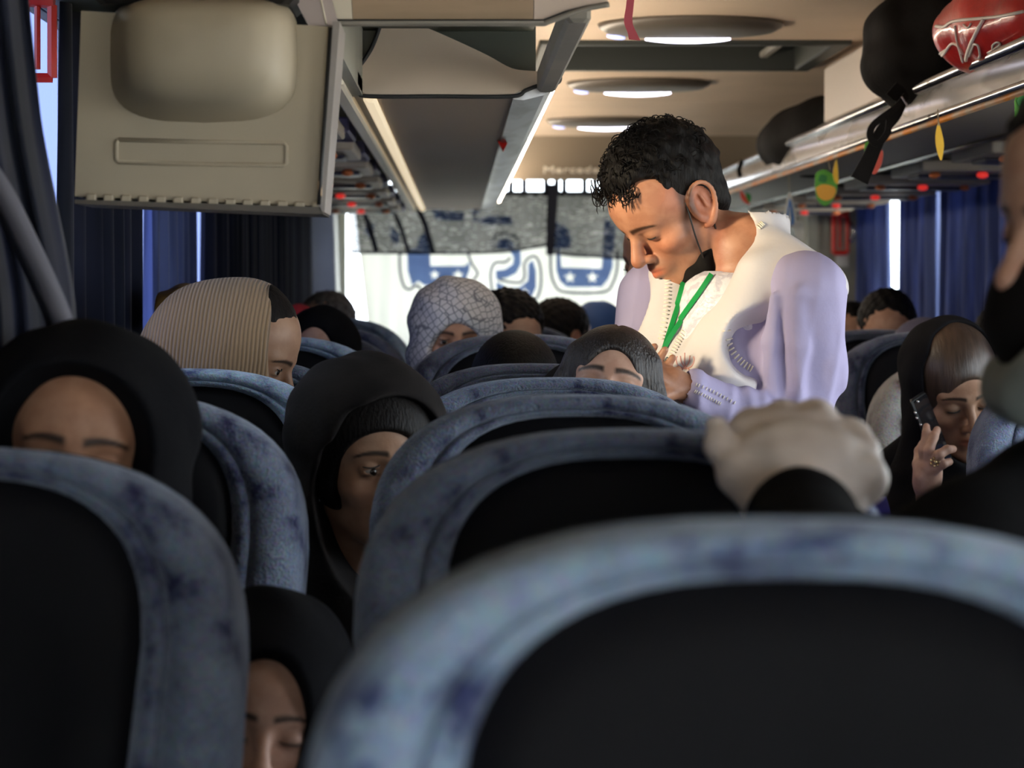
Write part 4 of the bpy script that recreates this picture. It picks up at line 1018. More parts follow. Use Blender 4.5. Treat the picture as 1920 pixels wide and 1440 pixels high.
def scarf_grid(p, down=.30, wide=.24, h=None, back=.22):
    lo = np.array(p.pos)-np.array((wide, wide, down))*p.s; hi = np.array(p.pos)+np.array((wide, back, .18))*p.s
    return Sdf(lo, hi, h or max(p.h, .0035))
def hijab(p, mat, open_c=(0, -.135, -.018), open_r=(.060, .100, .090), vol=1.0, name='headscarf', fold=.002, long=True, topz=0.0, vz=1.0):
    S = scarf_grid(p); S.frame(p.M, p.s)
    S.ell((0, .020, .035+topz), (.090*vol, .112*vol, .098*vol*vz), 0)
    S.ell((0, .000, -.045), (.083*vol, .085*vol, .080), .03)
    if long:
        S.frame(); a = p.M @ (Vector((0, .012, -.07))*p.s)
        S.cone(a, p.neck+Vector((0, -.01, .01)), .082*p.s*vol, .095*p.s, .04); S.cone(p.neck+Vector((0, -.01, .01)), p.neck+Vector((0, -.02, -.09)), .095*p.s, .13*p.s, .05)
        S.frame(p.M, p.s)
    S.ell(open_c, open_r, .008, 's')
    S.frame()
    k = 1/p.s
    S.warp(lambda X, Y, Z: fold*np.sin(70*k*(X-p.pos.x)+45*k*(Z-p.pos.z)+2*np.sin(30*(Y-p.pos.y)))*np.sin(30*k*(Z-p.pos.z)))
    return S.mesh(name, mat, p.root)
def hair_under(p, mat, open_c=(0, -.135, -.028), open_r=(.062, .098, .088), vol=.97, name='hair', part=False):
    S = scarf_grid(p, .15, .16, back=.16); S.frame(p.M, p.s)
    S.ell((0, .018, .040), (.083*vol, .105*vol, .092*vol), 0); S.ell((0, .0, -.02), (.079*vol, .07, .06), .02)
    S.ell(open_c, open_r, .006, 's')
    if part: S.cone((.008, -.10, .09), (.012, .02, .15), .004, .004, .008, 's')
    S.frame()
    return S.mesh(name, mat, p.root)
# ------------------------------------------------------------------ passengers
C_BLACK = material('black_clothes', (.008, .008, .0095), .9, var=(.005, .005, .0065), vscale=9, bump=.1, spec=.06)
C_NAVY = material('navy_clothes', (.02, .025, .06), .85); C_BLUE = material('royal_blue_clothes', (.012, .016, .19), .75); C_GREY = material('grey_clothes', (.14, .14, .15), .85); C_WHITE = material('white_clothes', (.55, .55, .56), .8); C_BROWN = material('brown_clothes', (.09, .06, .04), .85)
p1 = person(148, 868, 2.78, 'woman in black hijab at far left, forehead and one eyebrow above the seat', yaw=4, pitch=-4, roll=6, sc_=1.08, tone='warm', male=False, cloth=C_BLACK, brow_w=1.15)
hijab(p1, M_HIJAB, open_c=(-.008, -.135, .000), open_r=(.096, .110, .104), vol=1.34, vz=.83, topz=.004)
p2 = person(696, 862, 3.70, 'dark-haired woman in charcoal headscarf looking sideways between the seats', yaw=24, pitch=4, roll=-5, sc_=1.06, tone='olive', male=False, eye=.3, look=(.5, -.5), cloth=C_BLACK, h=.0025)
hijab(p2, M_HIJAB2, open_c=(-.004, -.100, -.050), open_r=(.108, .140, .150), vol=1.24, vz=.90, topz=.004, fold=.003)
hair_under(p2, M_HAIR, open_c=(-.022, -.122, -.040), open_r=(.088, .104, .098), vol=1.12)
q = p2.M @ (Vector((-.079, .004, -.044))*p2.s); v, f = ico(q, (.004, .004, .007)); MB().add(v, f).build('earring', M_SILVER, p2.root, smooth=True)
p3 = person(496, 1368, 2.78, 'sleeping child with closed eyes low between two seats', yaw=4, pitch=-4, roll=6, sc_=.95, tone='fair', male=False, cloth=C_BLACK, cs=.6)
hijab(p3, M_HIJAB, open_c=(-.006, -.135, .008), open_r=(.062, .105, .098), vol=1.14, topz=.02)
# beige ribbed shawl, profile to the right
p4 = person(456, 664, 4.40, 'person under a beige ribbed shawl turned to the right', yaw=77, pitch=22, roll=0, sc_=1.0, tone='olive', male=True, eye=.35, cloth=C_BROWN, body_yaw=20)
S = Sdf(np.array(p4.pos)-np.array((.28, .2, .24)), np.array(p4.pos)+np.array((.14, .22, .17)), .0035); hair_short(S, p4.M, p4.s, 1.02, .0, .0012); S.plane(P(508, 640, 4.42), (-1, 0, 0)); S.mesh('hair', M_HAIR, p4.root)
def rib_mat():
    m = bpy.data.materials.new('beige_ribbed_knit'); m.use_nodes = True; N = m.node_tree.nodes; L = m.node_tree.links; b = N['Principled BSDF']
    tc = N.new('ShaderNodeTexCoord'); wv = N.new('ShaderNodeTexWave'); wv.wave_type = 'BANDS'; wv.bands_direction = 'X'; wv.inputs['Scale'].default_value = 46; wv.inputs['Distortion'].default_value = 1.2; wv.inputs['Detail'].default_value = 1; wv.inputs['Detail Scale'].default_value = .4
    mp = N.new('ShaderNodeMapping'); mp.inputs['Rotation'].default_value = (0, math.radians(-6), 0); L.new(tc.outputs['Object'], mp.inputs[0]); L.new(mp.outputs[0], wv.inputs['Vector'])
    cr = N.new('ShaderNodeValToRGB'); e = cr.color_ramp.elements; e[0].color = (.20, .13, .078, 1); e[1].color = (.34, .225, .135, 1); e[0].position = .1; e[1].position = .7; L.new(wv.outputs['Fac'], cr.inputs[0])
    L.new(cr.outputs[0], b.inputs['Base Color']); b.inputs['Roughness'].default_value = .9; b.inputs['Sheen Weight'].default_value = .3; b.inputs['Specular IOR Level'].default_value = .2
    bp = N.new('ShaderNodeBump'); bp.inputs['Strength'].default_value = .8; bp.inputs['Distance'].default_value = .004; L.new(wv.outputs['Fac'], bp.inputs['Height']); L.new(bp.outputs[0], b.inputs['Normal'])
    return m
M_RIB = rib_mat()
S = Sdf((-.62, 4.20, 1.00), (-.26, 4.66, 1.36), .0035)
S.ell(P(448, 668, 4.42), (.118, .132, .128), 0); S.ell(P(395, 640, 4.44), (.10, .12, .098), .04); S.ell(P(462, 632, 4.42), (.10, .118, .100), .03); S.cone(P(380, 640, 4.44), P(310, 740, 4.46), .085, .09, .05); S.cone(P(400, 690, 4.42), P(420, 780, 4.42), .11, .115, .04); S.cone(P(340, 660, 4.45), P(300, 760, 4.46), .05, .1, .05)
S.plane(P(514, 640, 4.42), (1, 0, -.02), .006)
S.warp(lambda X, Y, Z: .0035*np.sin(42*X-30*Z)*np.clip((1.27-Z)*12, 0, 1))
sh = S.mesh('shawl', M_RIB, p4.root)
tr4 = bvh(sh); m = MB(); rnd = random.Random(5)
for k in range(34):
    y = 552+k*4.2; q, n_ = ray(tr4, 511-.3*math.sin(k), y, .001)
    if q is None: continue
    L_ = rnd.uniform(.004, .011); a = rnd.uniform(-.5, .5)
    m.tube([q, q+Vector((L_*.6, -.002, -.002+a*.002)), q+Vector((L_, -.003, -.006+a*.004))], .0012, 4)
o = m.build('fringe', material('fringe_thread', (.45, .33, .2), .9), p4.root); o['kind'] = 'stuff'
# brown-haired woman
p5 = person(1140, 752, 4.15, 'brown-haired woman with dark eyebrows behind the seat beside the standing man', yaw=-4, pitch=-24, roll=9, sc_=.98, tone='fair', male=False, cloth=C_BLACK, brow_w=1.25)
S = scarf_grid(p5, .26, .18, back=.16, h=.003); S.frame(p5.M, p5.s)
S.ell((0, .012, .045), (.085, .108, .091), 0)
for s in (-1, 1): S.path([(s*.060, -.040, .060), (s*.076, -.022, .01), (s*.082, -.008, -.05), (s*.084, .0, -.12), (s*.085, .0, -.20)], [.020, .018, .022, .026, .02], .02)
S.ell((.004, -.128, -.043), (.066, .104, .110), .006, 's'); S.cone((-.004, -.085, .10), (0, .0, .14), .0012, .0012, .005, 's')
S.frame(); S.mesh('hair', M_BROWN, p5.root)
S = scarf_grid(p5, .28, .2, back=.2); S.frame(p5.M, p5.s); S.ell((-.045, .055, .000), (.082, .080, .085), 0); S.cone((-.03, .04, -.03), (-.04, .04, -.2), .09, .10, .04); S.ell((.02, -.10, .0), (.10, .125, .20), .01, 's'); S.frame(); S.mesh('headscarf', M_HIJAB, p5.root)
# man in checked headscarf
p6 = person(854, 632, 6.02, 'man with white checked headscarf behind the slate seat', yaw=4, pitch=6, roll=0, sc_=1.05, tone='warm', beard=.5, eye=.3, cloth=C_WHITE, h=.004, eye_dark=.2)  # eye sockets tinted darker for the shade over his eyes
def check_mat():
    m = bpy.data.materials.new('white_checked_cotton'); m.use_nodes = True; N = m.node_tree.nodes; L = m.node_tree.links; b = N['Principled BSDF']
    tc = N.new('ShaderNodeTexCoord'); mp = N.new('ShaderNodeMapping'); mp.inputs['Rotation'].default_value = (.3, .6, .8); L.new(tc.outputs['Object'], mp.inputs[0])
    vo = N.new('ShaderNodeTexVoronoi'); vo.feature = 'DISTANCE_TO_EDGE'; vo.inputs['Scale'].default_value = 62; vo.inputs['Randomness'].default_value = .35; L.new(mp.outputs[0], vo.inputs['Vector'])
    cr = N.new('ShaderNodeValToRGB'); e = cr.color_ramp.elements; e[0].position = .03; e[0].color = (.18, .19, .22, 1); e[1].position = .10; e[1].color = (.58, .58, .60, 1); L.new(vo.outputs['Distance'], cr.inputs[0]); L.new(cr.outputs[0], b.inputs['Base Color']); b.inputs['Roughness'].default_value = .9
    return m
M_CHECK = check_mat()
S = scarf_grid(p6, .34, .24, h=.0045); S.frame(p6.M, p6.s); S.ell((0, .018, .040), (.108, .118, .098), 0); S.ell((0, .0, -.03), (.104, .09, .09), .03); S.cone((-.03, .0, -.06), (-.075, -.03, -.26), .075, .05, .04); S.cone((.03, .0, -.06), (.04, 0, -.22), .07, .08, .04)
S.ell((.0, -.135, -.034), (.078, .10, .082), .008, 's'); S.frame(); S.warp(lambda X, Y, Z: .004*np.sin(60*X+70*Z)*np.sin(25*X-20*Z)); S.mesh('headscarf', M_CHECK, p6.root)
def short_haired(px, py, d, label, yaw, pitch=0, roll=0, tone='olive', sc_=1.0, cloth=C_NAVY, vol=1.05, hair=M_HAIR, beard=.3, h=.0045, curl=.005, **kw):
    p = person(px, py, d, label, yaw, pitch, roll, sc_, tone, True, 0.0, beard, h, cloth, **kw)
    S = Sdf(np.array(p.pos)-np.array((.15, .16, .16))*sc_, np.array(p.pos)+np.array((.15, .16, .18))*sc_, h)
    hair_short(S, p.M, sc_, vol, 0.0, curl); S.mesh('hair', hair, p.root); return p
p7 = short_haired(952, 640, 7.0, 'black-haired man right behind the checked headscarf', 30, 12, 10, 'olive', 1.04, vol=1.1, curl=.007)
p8 = short_haired(1056, 642, 8.3, 'short-haired man facing away beside the blue hood', 125, 8, 6, 'mid', 1.05, vol=1.08)
p9 = person(962, 748, 5.12, 'dark-haired woman low behind the dark slate seat', yaw=10, pitch=8, roll=8, tone='olive', male=False, cloth=C_BLACK, h=.004); hair_under(p9, M_HAIR, open_c=(.036, -.13, -.004), open_r=(.058, .10, .095), vol=1.08)
p10 = person(600, 676, 6.05, 'woman in black headscarf with pale forehead near the rear corner', yaw=-6, pitch=-16, roll=0, tone='fair', male=False, cloth=C_BLACK, h=.004); hijab(p10, M_HIJAB, open_c=(-.01, -.135, -.018), open_r=(.066, .10, .088), vol=1.06); hair_under(p10, M_HAIR, vol=1.0, open_c=(-.01, -.135, -.030), open_r=(.064, .10, .085))
p11 = short_haired(608, 624, 8.4, 'grey-haired man by the rear corner window', -35, 0, 0, 'fair', 1.05, C_GREY, 1.03, M_GREYH, cs=.74)
S = Sdf((-.56, 6.85, 1.10), (-.36, 7.25, 1.30), .008); S.ell(P(556, 596, 7.05), (.045, .06, .035), .02); S.ell(P(572, 590, 7.05), (.03, .05, .025), .02); S.warp(lambda X, Y, Z: .004*np.sin(80*X)*np.sin(70*Z)); o = S.mesh('red_scarf', material('red_cloth', (.42, .02, .025), .8)); tag(o, 'bundled red cloth in front of the grey-haired man', 'scarf')
p12 = short_haired(1246, 492, 5.7, 'dark-skinned man with moustache partly hidden behind the standing man', -58, 8, 0, 'dark', 1.04, C_NAVY, 1.03, beard=.9, h=.0035, body_yaw=-30)
p13 = short_haired(1664, 630, 7.78, 'dark-haired man in front of the right blue curtains', -8, 4, 0, 'mid', 1.06, C_NAVY, 1.08)
p15 = short_haired(1598, 640, 8.6, 'small dark head just right of the standing man', -20, 0, 0, 'mid', 1.0, C_GREY)
p16 = person(1732, 690, 6.85, 'passenger in purple-grey scarf behind the phone woman', yaw=-4, tone='warm', male=False, cloth=C_GREY, h=.0045); hijab(p16, material('mauve_scarf', (.10, .09, .14), .85), vol=1.05)
p17 = short_haired(1888, 656, 7.6, 'dark head between phone woman and right frame edge', 20, 0, 0, 'fair', 1.0, C_GREY)
p18 = person(1126, 640, 8.9, 'passenger in a bright blue hood at the rear curtain', yaw=150, tone='mid', male=False, cloth=C_BLUE, h=.005, lash=False); hijab(p18, material('blue_hood', (.02, .075, .25), .7), vol=1.12)
# woman with phone
p14 = person(1788, 734, 5.22, 'woman with brown parted hair holding a phone to her ear', yaw=12, pitch=20, roll=-8, sc_=1.06, tone='olive', male=False, cloth=C_BLUE, eye_dark=.25, neck_off=(-.01, .07, -.20), h=.003)
S = scarf_grid(p14, .2, .17, back=.16, h=.003); S.frame(p14.M, p14.s); S.ell((0, .018, .043), (.088, .109, .094), 0); S.ell((0, .0, -.02), (.084, .068, .06), .02); S.ell((.004, -.130, -.024), (.066, .094, .092), .008, 's'); S.cone((.0, -.06, .118), (.004, .01, .142), .0015, .0015, .004, 's'); S.frame()
S.mesh('hair', material('brown_hair', (.055, .033, .022), .38, var=(.035, .021, .014), vscale=30, stretch=(4, 1, .5), bump=.15, bscale=60), p14.root)
hijab(p14, M_HIJAB, open_c=(.014, -.070, .030), open_r=(.094, .125, .155), vol=1.10)
S = Sdf((.86, 4.98, .80), (1.18, 5.32, 1.12), .0022)     # hand: palm, four fingers, thumb
hp = lambda x, y, d: P(x, y, d)
S.cone(hp(1738, 905, 5.06), hp(1742, 880, 5.05), .024, .027, .01); S.ell(hp(1738, 888, 5.05), (.026, .014, .034), .01)
S.path([hp(1733, 872, 5.05), hp(1731, 845, 5.04), hp(1737, 812, 5.05), hp(1737, 800, 5.06)], [.0105, .0095, .0085, .0075], .004)
S.path([hp(1741, 870, 5.04), hp(1742, 845, 5.025), hp(1751, 820, 5.04), hp(1757, 806, 5.06)], [.0108, .0100, .0090, .0078], .004)
S.path([hp(1748, 872, 5.03), hp(1760, 853, 5.01), hp(1776, 843, 5.02), hp(1787, 842, 5.05)], [.0108, .0102, .0092, .0078], .004)
S.path([hp(1752, 882, 5.03), hp(1768, 870, 5.01), hp(1780, 866, 5.03)], [.0098, .0090, .0078], .004)
S.path([hp(1728, 895, 5.04), hp(1722, 870, 5.06), hp(1724, 846, 5.09), hp(1730, 832, 5.11)], [.013, .0115, .0100, .0085], .006)
S.cone(hp(1738, 905, 5.06), hp(1750, 985, 5.14), .024, .032, .02)
hc = lambda V: np.repeat(np.array(TONE['fair'])[None]*.95, len(V), 0)
S.mesh('hand', M_SKIN, p14.root, hc)
S = Sdf((.84, 4.98, .62), (1.22, 5.40, 1.0), .006); S.cone(hp(1746, 955, 5.12), hp(1740, 1120, 5.22), .042, .055, .01); S.cone(hp(1740, 1120, 5.22), hp(1700, 900, 5.36), .055, .07, .03); S.cone(hp(1690, 880, 5.36), hp(1720, 860, 5.34), .05, .06, .04); S.mesh('sleeve', C_BLACK, p14.root)
ring = MB(); q = hp(1752, 866, 5.012)
for k in range(7):
    a = k*2*PI/7; v, f = ico(q+Vector((.008*math.cos(a), -.006, .008*math.sin(a))), .003, seg=8, rings=5); ring.add(v, f)
v, f = ico(q+Vector((0, -.009, 0)), .004, seg=8, rings=5); ring.add(v, f); o = ring.build('ring', material('gold', (.75, .55, .28), .25, 1.0), p14.root, smooth=True); o['label'] = 'gold flower ring'
Rph = Matrix.Translation(P(1745, 806, 5.10)) @ Matrix.Rotation(math.radians(-22), 4, 'Y') @ Matrix.Rotation(math.radians(55), 4, 'Z')
ph = empty('mobile_phone', P(1752, 840, 5.08), 'black mobile phone held against the woman\'s cheek', 'phone')
MB().box(-.036, .036, -.0045, .0045, -.075, .075, .004, M=Rph).build('case', M_BLACK, ph); MB().box(-.033, .033, -.0052, -.0045, -.07, .07, M=Rph).build('screen', material('phone_screen', (.01, .01, .012), .08), ph)
for x, y in ((1721, 753), (1716, 774), (1719, 784), (1726, 796)):
    q, n_ = P(x, y, 5.04), None; v, f = ico(q, .003, seg=8, rings=5); MB().add(v, f).build('scarf_bead', M_SILVER, p14.root, smooth=True)
# ------------------------------------------------------------------ the standing man in white
THT = -48.0
c0 = P(1365, 545, 4.62); TM = Matrix.Translation(c0) @ Matrix.Rotation(math.radians(THT), 4, 'Z')
HR = head_matrix((0, 0, 0), -60, 36, 0); HS = 1.06
hpos = P(1318, 386, 4.58)-HR.to_3x3() @ (Vector((.080, .012, -.004))*HS)
HM = Matrix.Translation(hpos) @ HR
man = empty('person', (c0.x, c0.y, ZA), 'standing man in white tunic and embroidered vest looking down, black mask under chin', 'person')
tl = lambda *p: TM @ Vector(p)
SL, SR = tl(.195, .0, .0), tl(-.165, -.03, -.005)
EL, WL = P(1498, 818, 4.50), P(1290, 730, 4.40)
ER, WR = P(1185, 770, 4.72), P(1215, 735, 4.52)
nb = tl(0, .045, .075)
S = Sdf((.14, 4.18, .86), (.74, 4.98, 1.64), .0027)
add_head(S, HM, HS, 0.0, True, None, True, es=1.32)
S.frame(HM, HS); S.ell((0, -.040, .050), (.060, .056, .055), .03); S.frame()      # high forehead
a = HM @ (Vector((0, .024, -.045))*HS); b_ = HM @ (Vector((0, .035, -.095))*HS)
S.cone(a, b_, .056, .056, .03); S.cone(b_, nb, .056, .062, .03); S.cone(nb, tl(0, .04, -.04), .062, .07, .03)
S.ell(tl(0, .02, -.16), (.10, .055, .11), .05, R=None)
S.frame(HM, HS); S.cone((0, -.086, .010), (0, -.1105, -.030), .0070, .0095, .008); S.ell((0, -.111, -.036), (.0110, .0100, .0100), .005); S.frame()
for A_, B_, C_ in ((SL, EL, WL), (SR, ER, WR)):
    S.cone(tl(0, .02, -.02), A_, .05, .045, .03); S.cone(A_, B_, .046, .038, .02); S.cone(B_, C_, .040, .0255, .01)
def hand_sdf(S, wr, dirv, palmn, side, curl=.5, k=.94):
    """palm plus five unequal fingers; dirv = fingers' direction, palmn = palm normal"""
    f = Vector(dirv).normalized(); n = Vector(palmn); n = (n-f*n.dot(f)).normalized(); x = f.cross(n)*side
    S.cone(wr, wr+f*.035*k, .024*k, .026*k, .01)
    for i in range(4):
        o = (i-1.5)*.0195*k
        S.cone(wr+f*.02*k+x*o*.6, wr+f*.085*k+x*o, .0135*k, .0115*k, .008)
    for i, L in enumerate((.072, .080, .074, .058)):
        o = (i-1.5)*.0200*k; p0 = wr+f*.085*k+x*o; ang = 0; p = p0; d = f
        for j, frac in enumerate((.45, .31, .24)):
            ang += curl*(.7, .9, .6)[j]
            d = f*math.cos(ang)+n*math.sin(ang); q = p+d*L*frac*k
            S.cone(p, q, (.0100, .0090, .0082)[j]*k, (.0090, .0082, .0070)[j]*k, .003); p = q
    t0 = wr+f*.025*k-x*.022*k+n*.006*k; t1 = t0-x*.026*k+f*.028*k+n*.012*k; t2 = t1-x*.006*k+f*.030*k+n*.010*k; t3 = t2+f*.024*k+n*.006*k
    S.path([t0, t1, t2, t3], [.0150*k, .0125*k, .0105*k, .0085*k], .006)
hand_sdf(S, WL, P(1222, 692, 4.38)-WL, (-.25, .45, -.85), -1, .45)
hand_sdf(S, WR, P(1232, 690, 4.36)-WR, (.5, .1, .7), -1, .5)
tone = (.54, .255, .15)
mb = S.mesh('body', M_SKIN, man, head_color(HM, HS, tone, True, .42, .95, lip=(1.0, .60, .55), brow_w=1.25, blush=.5, burn=.75), smooth_it=1)
lashes(HM, HS, man, z=-.0065)
# hair: short sides, curly top, receding temples
S = Sdf((.20, 4.30, 1.22), (.62, 4.86, 1.68), .003); S.frame(HM, HS)
S.ell((0, .026, .052), (.084, .106, .088), 0); S.ell((0, -.035, .092), (.060, .055, .050), .03); S.ell((0, .02, .105), (.068, .075, .048), .03); S.ell((0, .074, -.022), (.056, .034, .048), .03)
S.ell((0, -.128, .028), (.070, .085, .072), .008, 's'); S.ell((0, -.150, -.02), (.13, .120, .095), .006, 's')
for s in (-1, 1):
    S.ell((s*.062, -.080, .072), (.040, .050, .030), .010, 's')
    S.ell((s*.092, .014, -.001), (.024, .029, .042), .003, 's'); S.ell((s*.078, -.060, -.055), (.06, .062, .050), .006, 's'); S.ell((s*.078, .01, -.075), (.05, .035, .045), .006, 's')
S.frame(); S.warp(lambda X, Y, Z: .0045*np.sin(150*X+70*Z)*np.sin(140*Y+40*X)*np.sin(150*Z+50*Y)*np.clip((Z-1.42)*12, 0.15, 1))
hm = S.mesh('hair', M_HAIR, man)
tree_h = bvh(hm); rnd = random.Random(11); m = MB(); Mi = HM.to_3x3()
for k in range(260):
    th, ph_ = rnd.uniform(-PI, PI), rnd.uniform(.1, 1.25)
    loc = Vector((math.sin(ph_)*math.sin(th), -math.sin(ph_)*math.cos(th), math.cos(ph_)))
    o3 = HM @ (Vector((0, 0, .05))*HS); dirw = (Mi @ loc).normalized()
    hit = tree_h.ray_cast(o3+dirw*.3, -dirw)
    if hit[0] is None: continue
    p, n_ = hit[0], dirw; t_ = n_.cross(Vector((rnd.uniform(-1, 1), rnd.uniform(-1, 1), rnd.uniform(-1, 1)))).normalized(); b2_ = n_.cross(t_)
    r = rnd.uniform(.006, .012); turns = rnd.uniform(.7, 1.4); pts = []
    for i in range(11):
        a = i/10*2*PI*turns; rr_ = r*(1-.3*i/10)
        pts.append(p-n_*.003+t_*(rr_*math.cos(a)-r)+n_*(rr_*math.sin(a)*.8+.004*i/10)+b2_*(.010*i/10))
    m.tube(pts, [.0011]*10+[.0004], 4, cap=False)
for k in range(46):                 # curls falling on the forehead
    lx = rnd.uniform(-.045, .05); base = HM @ (Vector((lx, -.088+rnd.uniform(-.012, .018), .108+rnd.uniform(-.02, .014)))*HS)
    f_ = Mi @ Vector((rnd.uniform(-.3, .3), -1, -.5)).normalized(); u_ = Mi @ Vector((0, .3, -1)).normalized(); x_ = f_.cross(u_).normalized(); pts = []; r = rnd.uniform(.007, .013); L_ = rnd.uniform(.012, .034)
    for i in range(13):
        a = i/12*2*PI*rnd.uniform(.98, 1.02)*1.2
        pts.append(base+f_*(r*math.sin(a)+.006*i/12)+u_*(L_*i/12+r*(1-math.cos(a))*.5)+x_*(.006*math.sin(a*.7)))
    m.tube(pts, [.0011]*12+[.0004], 4, cap=False)
o = m.build('hair_curls', M_HAIR, man, smooth=True); o['kind'] = 'stuff'
# tunic
M_TUN = material('skylit_white_tunic', (.40, .365, .56), .75, var=(.37, .335, .52), vscale=6, bump=.06, bscale=120, spec=.3)  # white cloth with the skylight's lavender cast put into its colour
M_VEST = material('ivory_vest', (.62, .585, .60), .45, var=(.58, .55, .56), vscale=5, bump=.08, bscale=60, sheen=.2)
M_INNER = material('white_satin', (.70, .69, .76), .35, var=(.52, .51, .60), vscale=60, vlo=.45, vhi=.55, bump=.2, bscale=120)
def fold(amp, seed):
    r = random.Random(seed); ks = [(r.uniform(-30, 30), r.uniform(-30, 30), r.uniform(14, 50), r.uniform(0, 6)) for _ in range(5)]
    def f(X, Y, Z):
        v = 0
        for a, b, c, d in ks: v = v+np.sin(a*X+b*Y+c*Z+d)
        return amp*v/3
    return f
S = Sdf((.12, 4.20, .30), (.80, 5.06, 1.42), .0044)
S.frame(TM)
S.ell((0, -.005, -.165), (.165, .118, .16), 0); S.ell((0, -.01, -.36), (.165, .125, .20), .07); S.cone((0, 0, -.5), (0, .0, -.90), .155, .20, .08, flat=((0, 1, 0), .8))
S.cone((-.12, .02, .0), (.15, .02, .0), .055, .055, .05); S.cone((0, .06, .07), (.15, .02, .01), .06, .055, .04)
S.frame()
S.path([SL, P(1508, 690, 4.52), EL], [.066, .068, .058], .03); S.path([EL, P(1400, 780, 4.45), P(1304, 735, 4.405)], [.058, .045, .036], .02)
S.path([SR, ER], [.060, .056], .03); S.path([ER, P(1200, 750, 4.60)], [.056, .04], .02)
S.cone(WL, P(1240, 700, 4.37), .028, .028, .002, 's'); S.cone(WL, P(1298, 733, 4.402), .029, .030, .002, 's')
S.cone(nb+Vector((0, 0, .09)), tl(0, .02, .0), .066, .066, .01, 's')
for pts, r_ in (([(1496, 556, 4.418), (1500, 650, 4.440), (1494, 770, 4.452)], .016), ([(1452, 556, 4.44), (1444, 640, 4.455), (1452, 745, 4.455)], .015), ([(1540, 580, 4.45), (1548, 680, 4.47), (1530, 790, 4.47)], .016), ([(1500, 545, 4.415), (1530, 560, 4.43)], .014), ([(1425, 762, 4.415), (1470, 770, 4.42), (1510, 790, 4.44)], .013)):
    S.path([P(*q) for q in pts], [r_*.6]+[r_]*(len(pts)-2)+[r_*.7], .014)
# vertical creases of the sleeve and the gathered crook of the elbow
def crease(X, Y, Z):
    e = np.clip((1.22-Z)*3, 0, 1)
    rg = np.exp(-7*np.sin(34*X+5*Z+2.2)**2)+.6*np.exp(-9*np.sin(52*X-9*Z+.6)**2)
    return -.010*rg*(.25+.75*e)+.004*np.sin(62*(X*.8-Y*.5)+8*np.sin(7*Z))*(.35+.65*e)+.004*np.sin(46*Z+40*X)*np.exp(-((Z-1.03)/.06)**2)
S.warp(crease)
tu = S.mesh('tunic', M_TUN, man)
# trousers and shoes below
S = Sdf((.20, 4.25, -.19), (.80, 5.0, .50), .009); S.frame(TM)
for s in (-1, 1): S.path([(s*.085, 0, -.85), (s*.09, .0, -1.05), (s*.09, .01, -1.38)], [.10, .085, .07], .03)
S.frame(); S.mesh('trousers', M_TUN, man)
for s in (-1, 1):
    S = Sdf((.18, 4.2, -.19), (.84, 5.0, -.02), .006); S.frame(Matrix.Translation((c0.x, c0.y, ZA)) @ Matrix.Rotation(math.radians(THT), 4, 'Z'))
    S.cone((s*.09, .03, .035), (s*.10, -.15, .028), .042, .036, .02); S.frame(); S.plane((0, 0, ZA), (0, 0, -1)); S.mesh('shoe', M_BLACK, man)
# satin bib inside the vest opening
S = Sdf((.12, 4.20, .80), (.80, 5.06, 1.5), .004); S.frame(TM)
S.ell((0, -.006, -.16), (.150, .120, .172), 0); S.ell((0, .005, -.01), (.085, .085, .060), .05); S.plane((0, 0, -.34), (0, 0, -1)); S.plane((0, -.01, 0), (0, 1, 0)); S.frame()
S.cone(nb+Vector((0, 0, .09)), tl(0, .02, .0), .066, .066, .01, 's'); S.mesh('satin_bib', M_INNER, man)
# vest
S = Sdf((.12, 4.20, .66), (.80, 5.06, 1.52), .0042); S.frame(TM)
S.ell((0, -.012, -.175), (.176, .136, .165), 0); S.ell((0, -.022, -.36), (.178, .140, .22), .07)
S.cone((0, .055, .075), (.20, .012, .004), .062, .058, .04); S.cone((0, .055, .075), (-.165, -.01, .0), .062, .056, .04); S.ell((0, .055, -.05), (.16, .09, .15), .05)
for s in (-1, 1): S.cone((s*.105, -.025, .022), (s*.085, -.095, -.14), .052, .060, .03)
S.cone((0, .060, .085), (0, .072, .122), .064, .070, .02)                                  # collar stand
S.frame()
S.cone(SL+Vector((.02, -.02, -.085)), P(1490, 760, 4.46), .088, .075, .012, 's')           # armholes
S.cone(SL+Vector((-.03, -.07, -.055)), P(1428, 645, 4.45), .070, .066, .012, 's')
S.cone(SR+Vector((-.03, -.01, -.06)), ER, .092, .085, .012, 's')
S.cone(nb+Vector((-.012, -.01, -.02)), HM @ (Vector((0, .035, -.07))*HS), .070, .078, .006, 's')
S.cone(tl(0, .064, .10), tl(0, .080, .19), .058, .066, .004, 's')
S.frame(TM); S.cone((-.004, -.175, -.150), (0, -.08, .05), .004, .066, .006, 's'); S.cone((0, -.085, .05), (0, -.02, .09), .060, .070, .006, 's'); S.plane((0, 0, -.56), (0, 0, -1)); S.frame()
S.warp(fold(.0022, 3)); vs = S.mesh('vest', M_VEST, man, smooth_it=3)
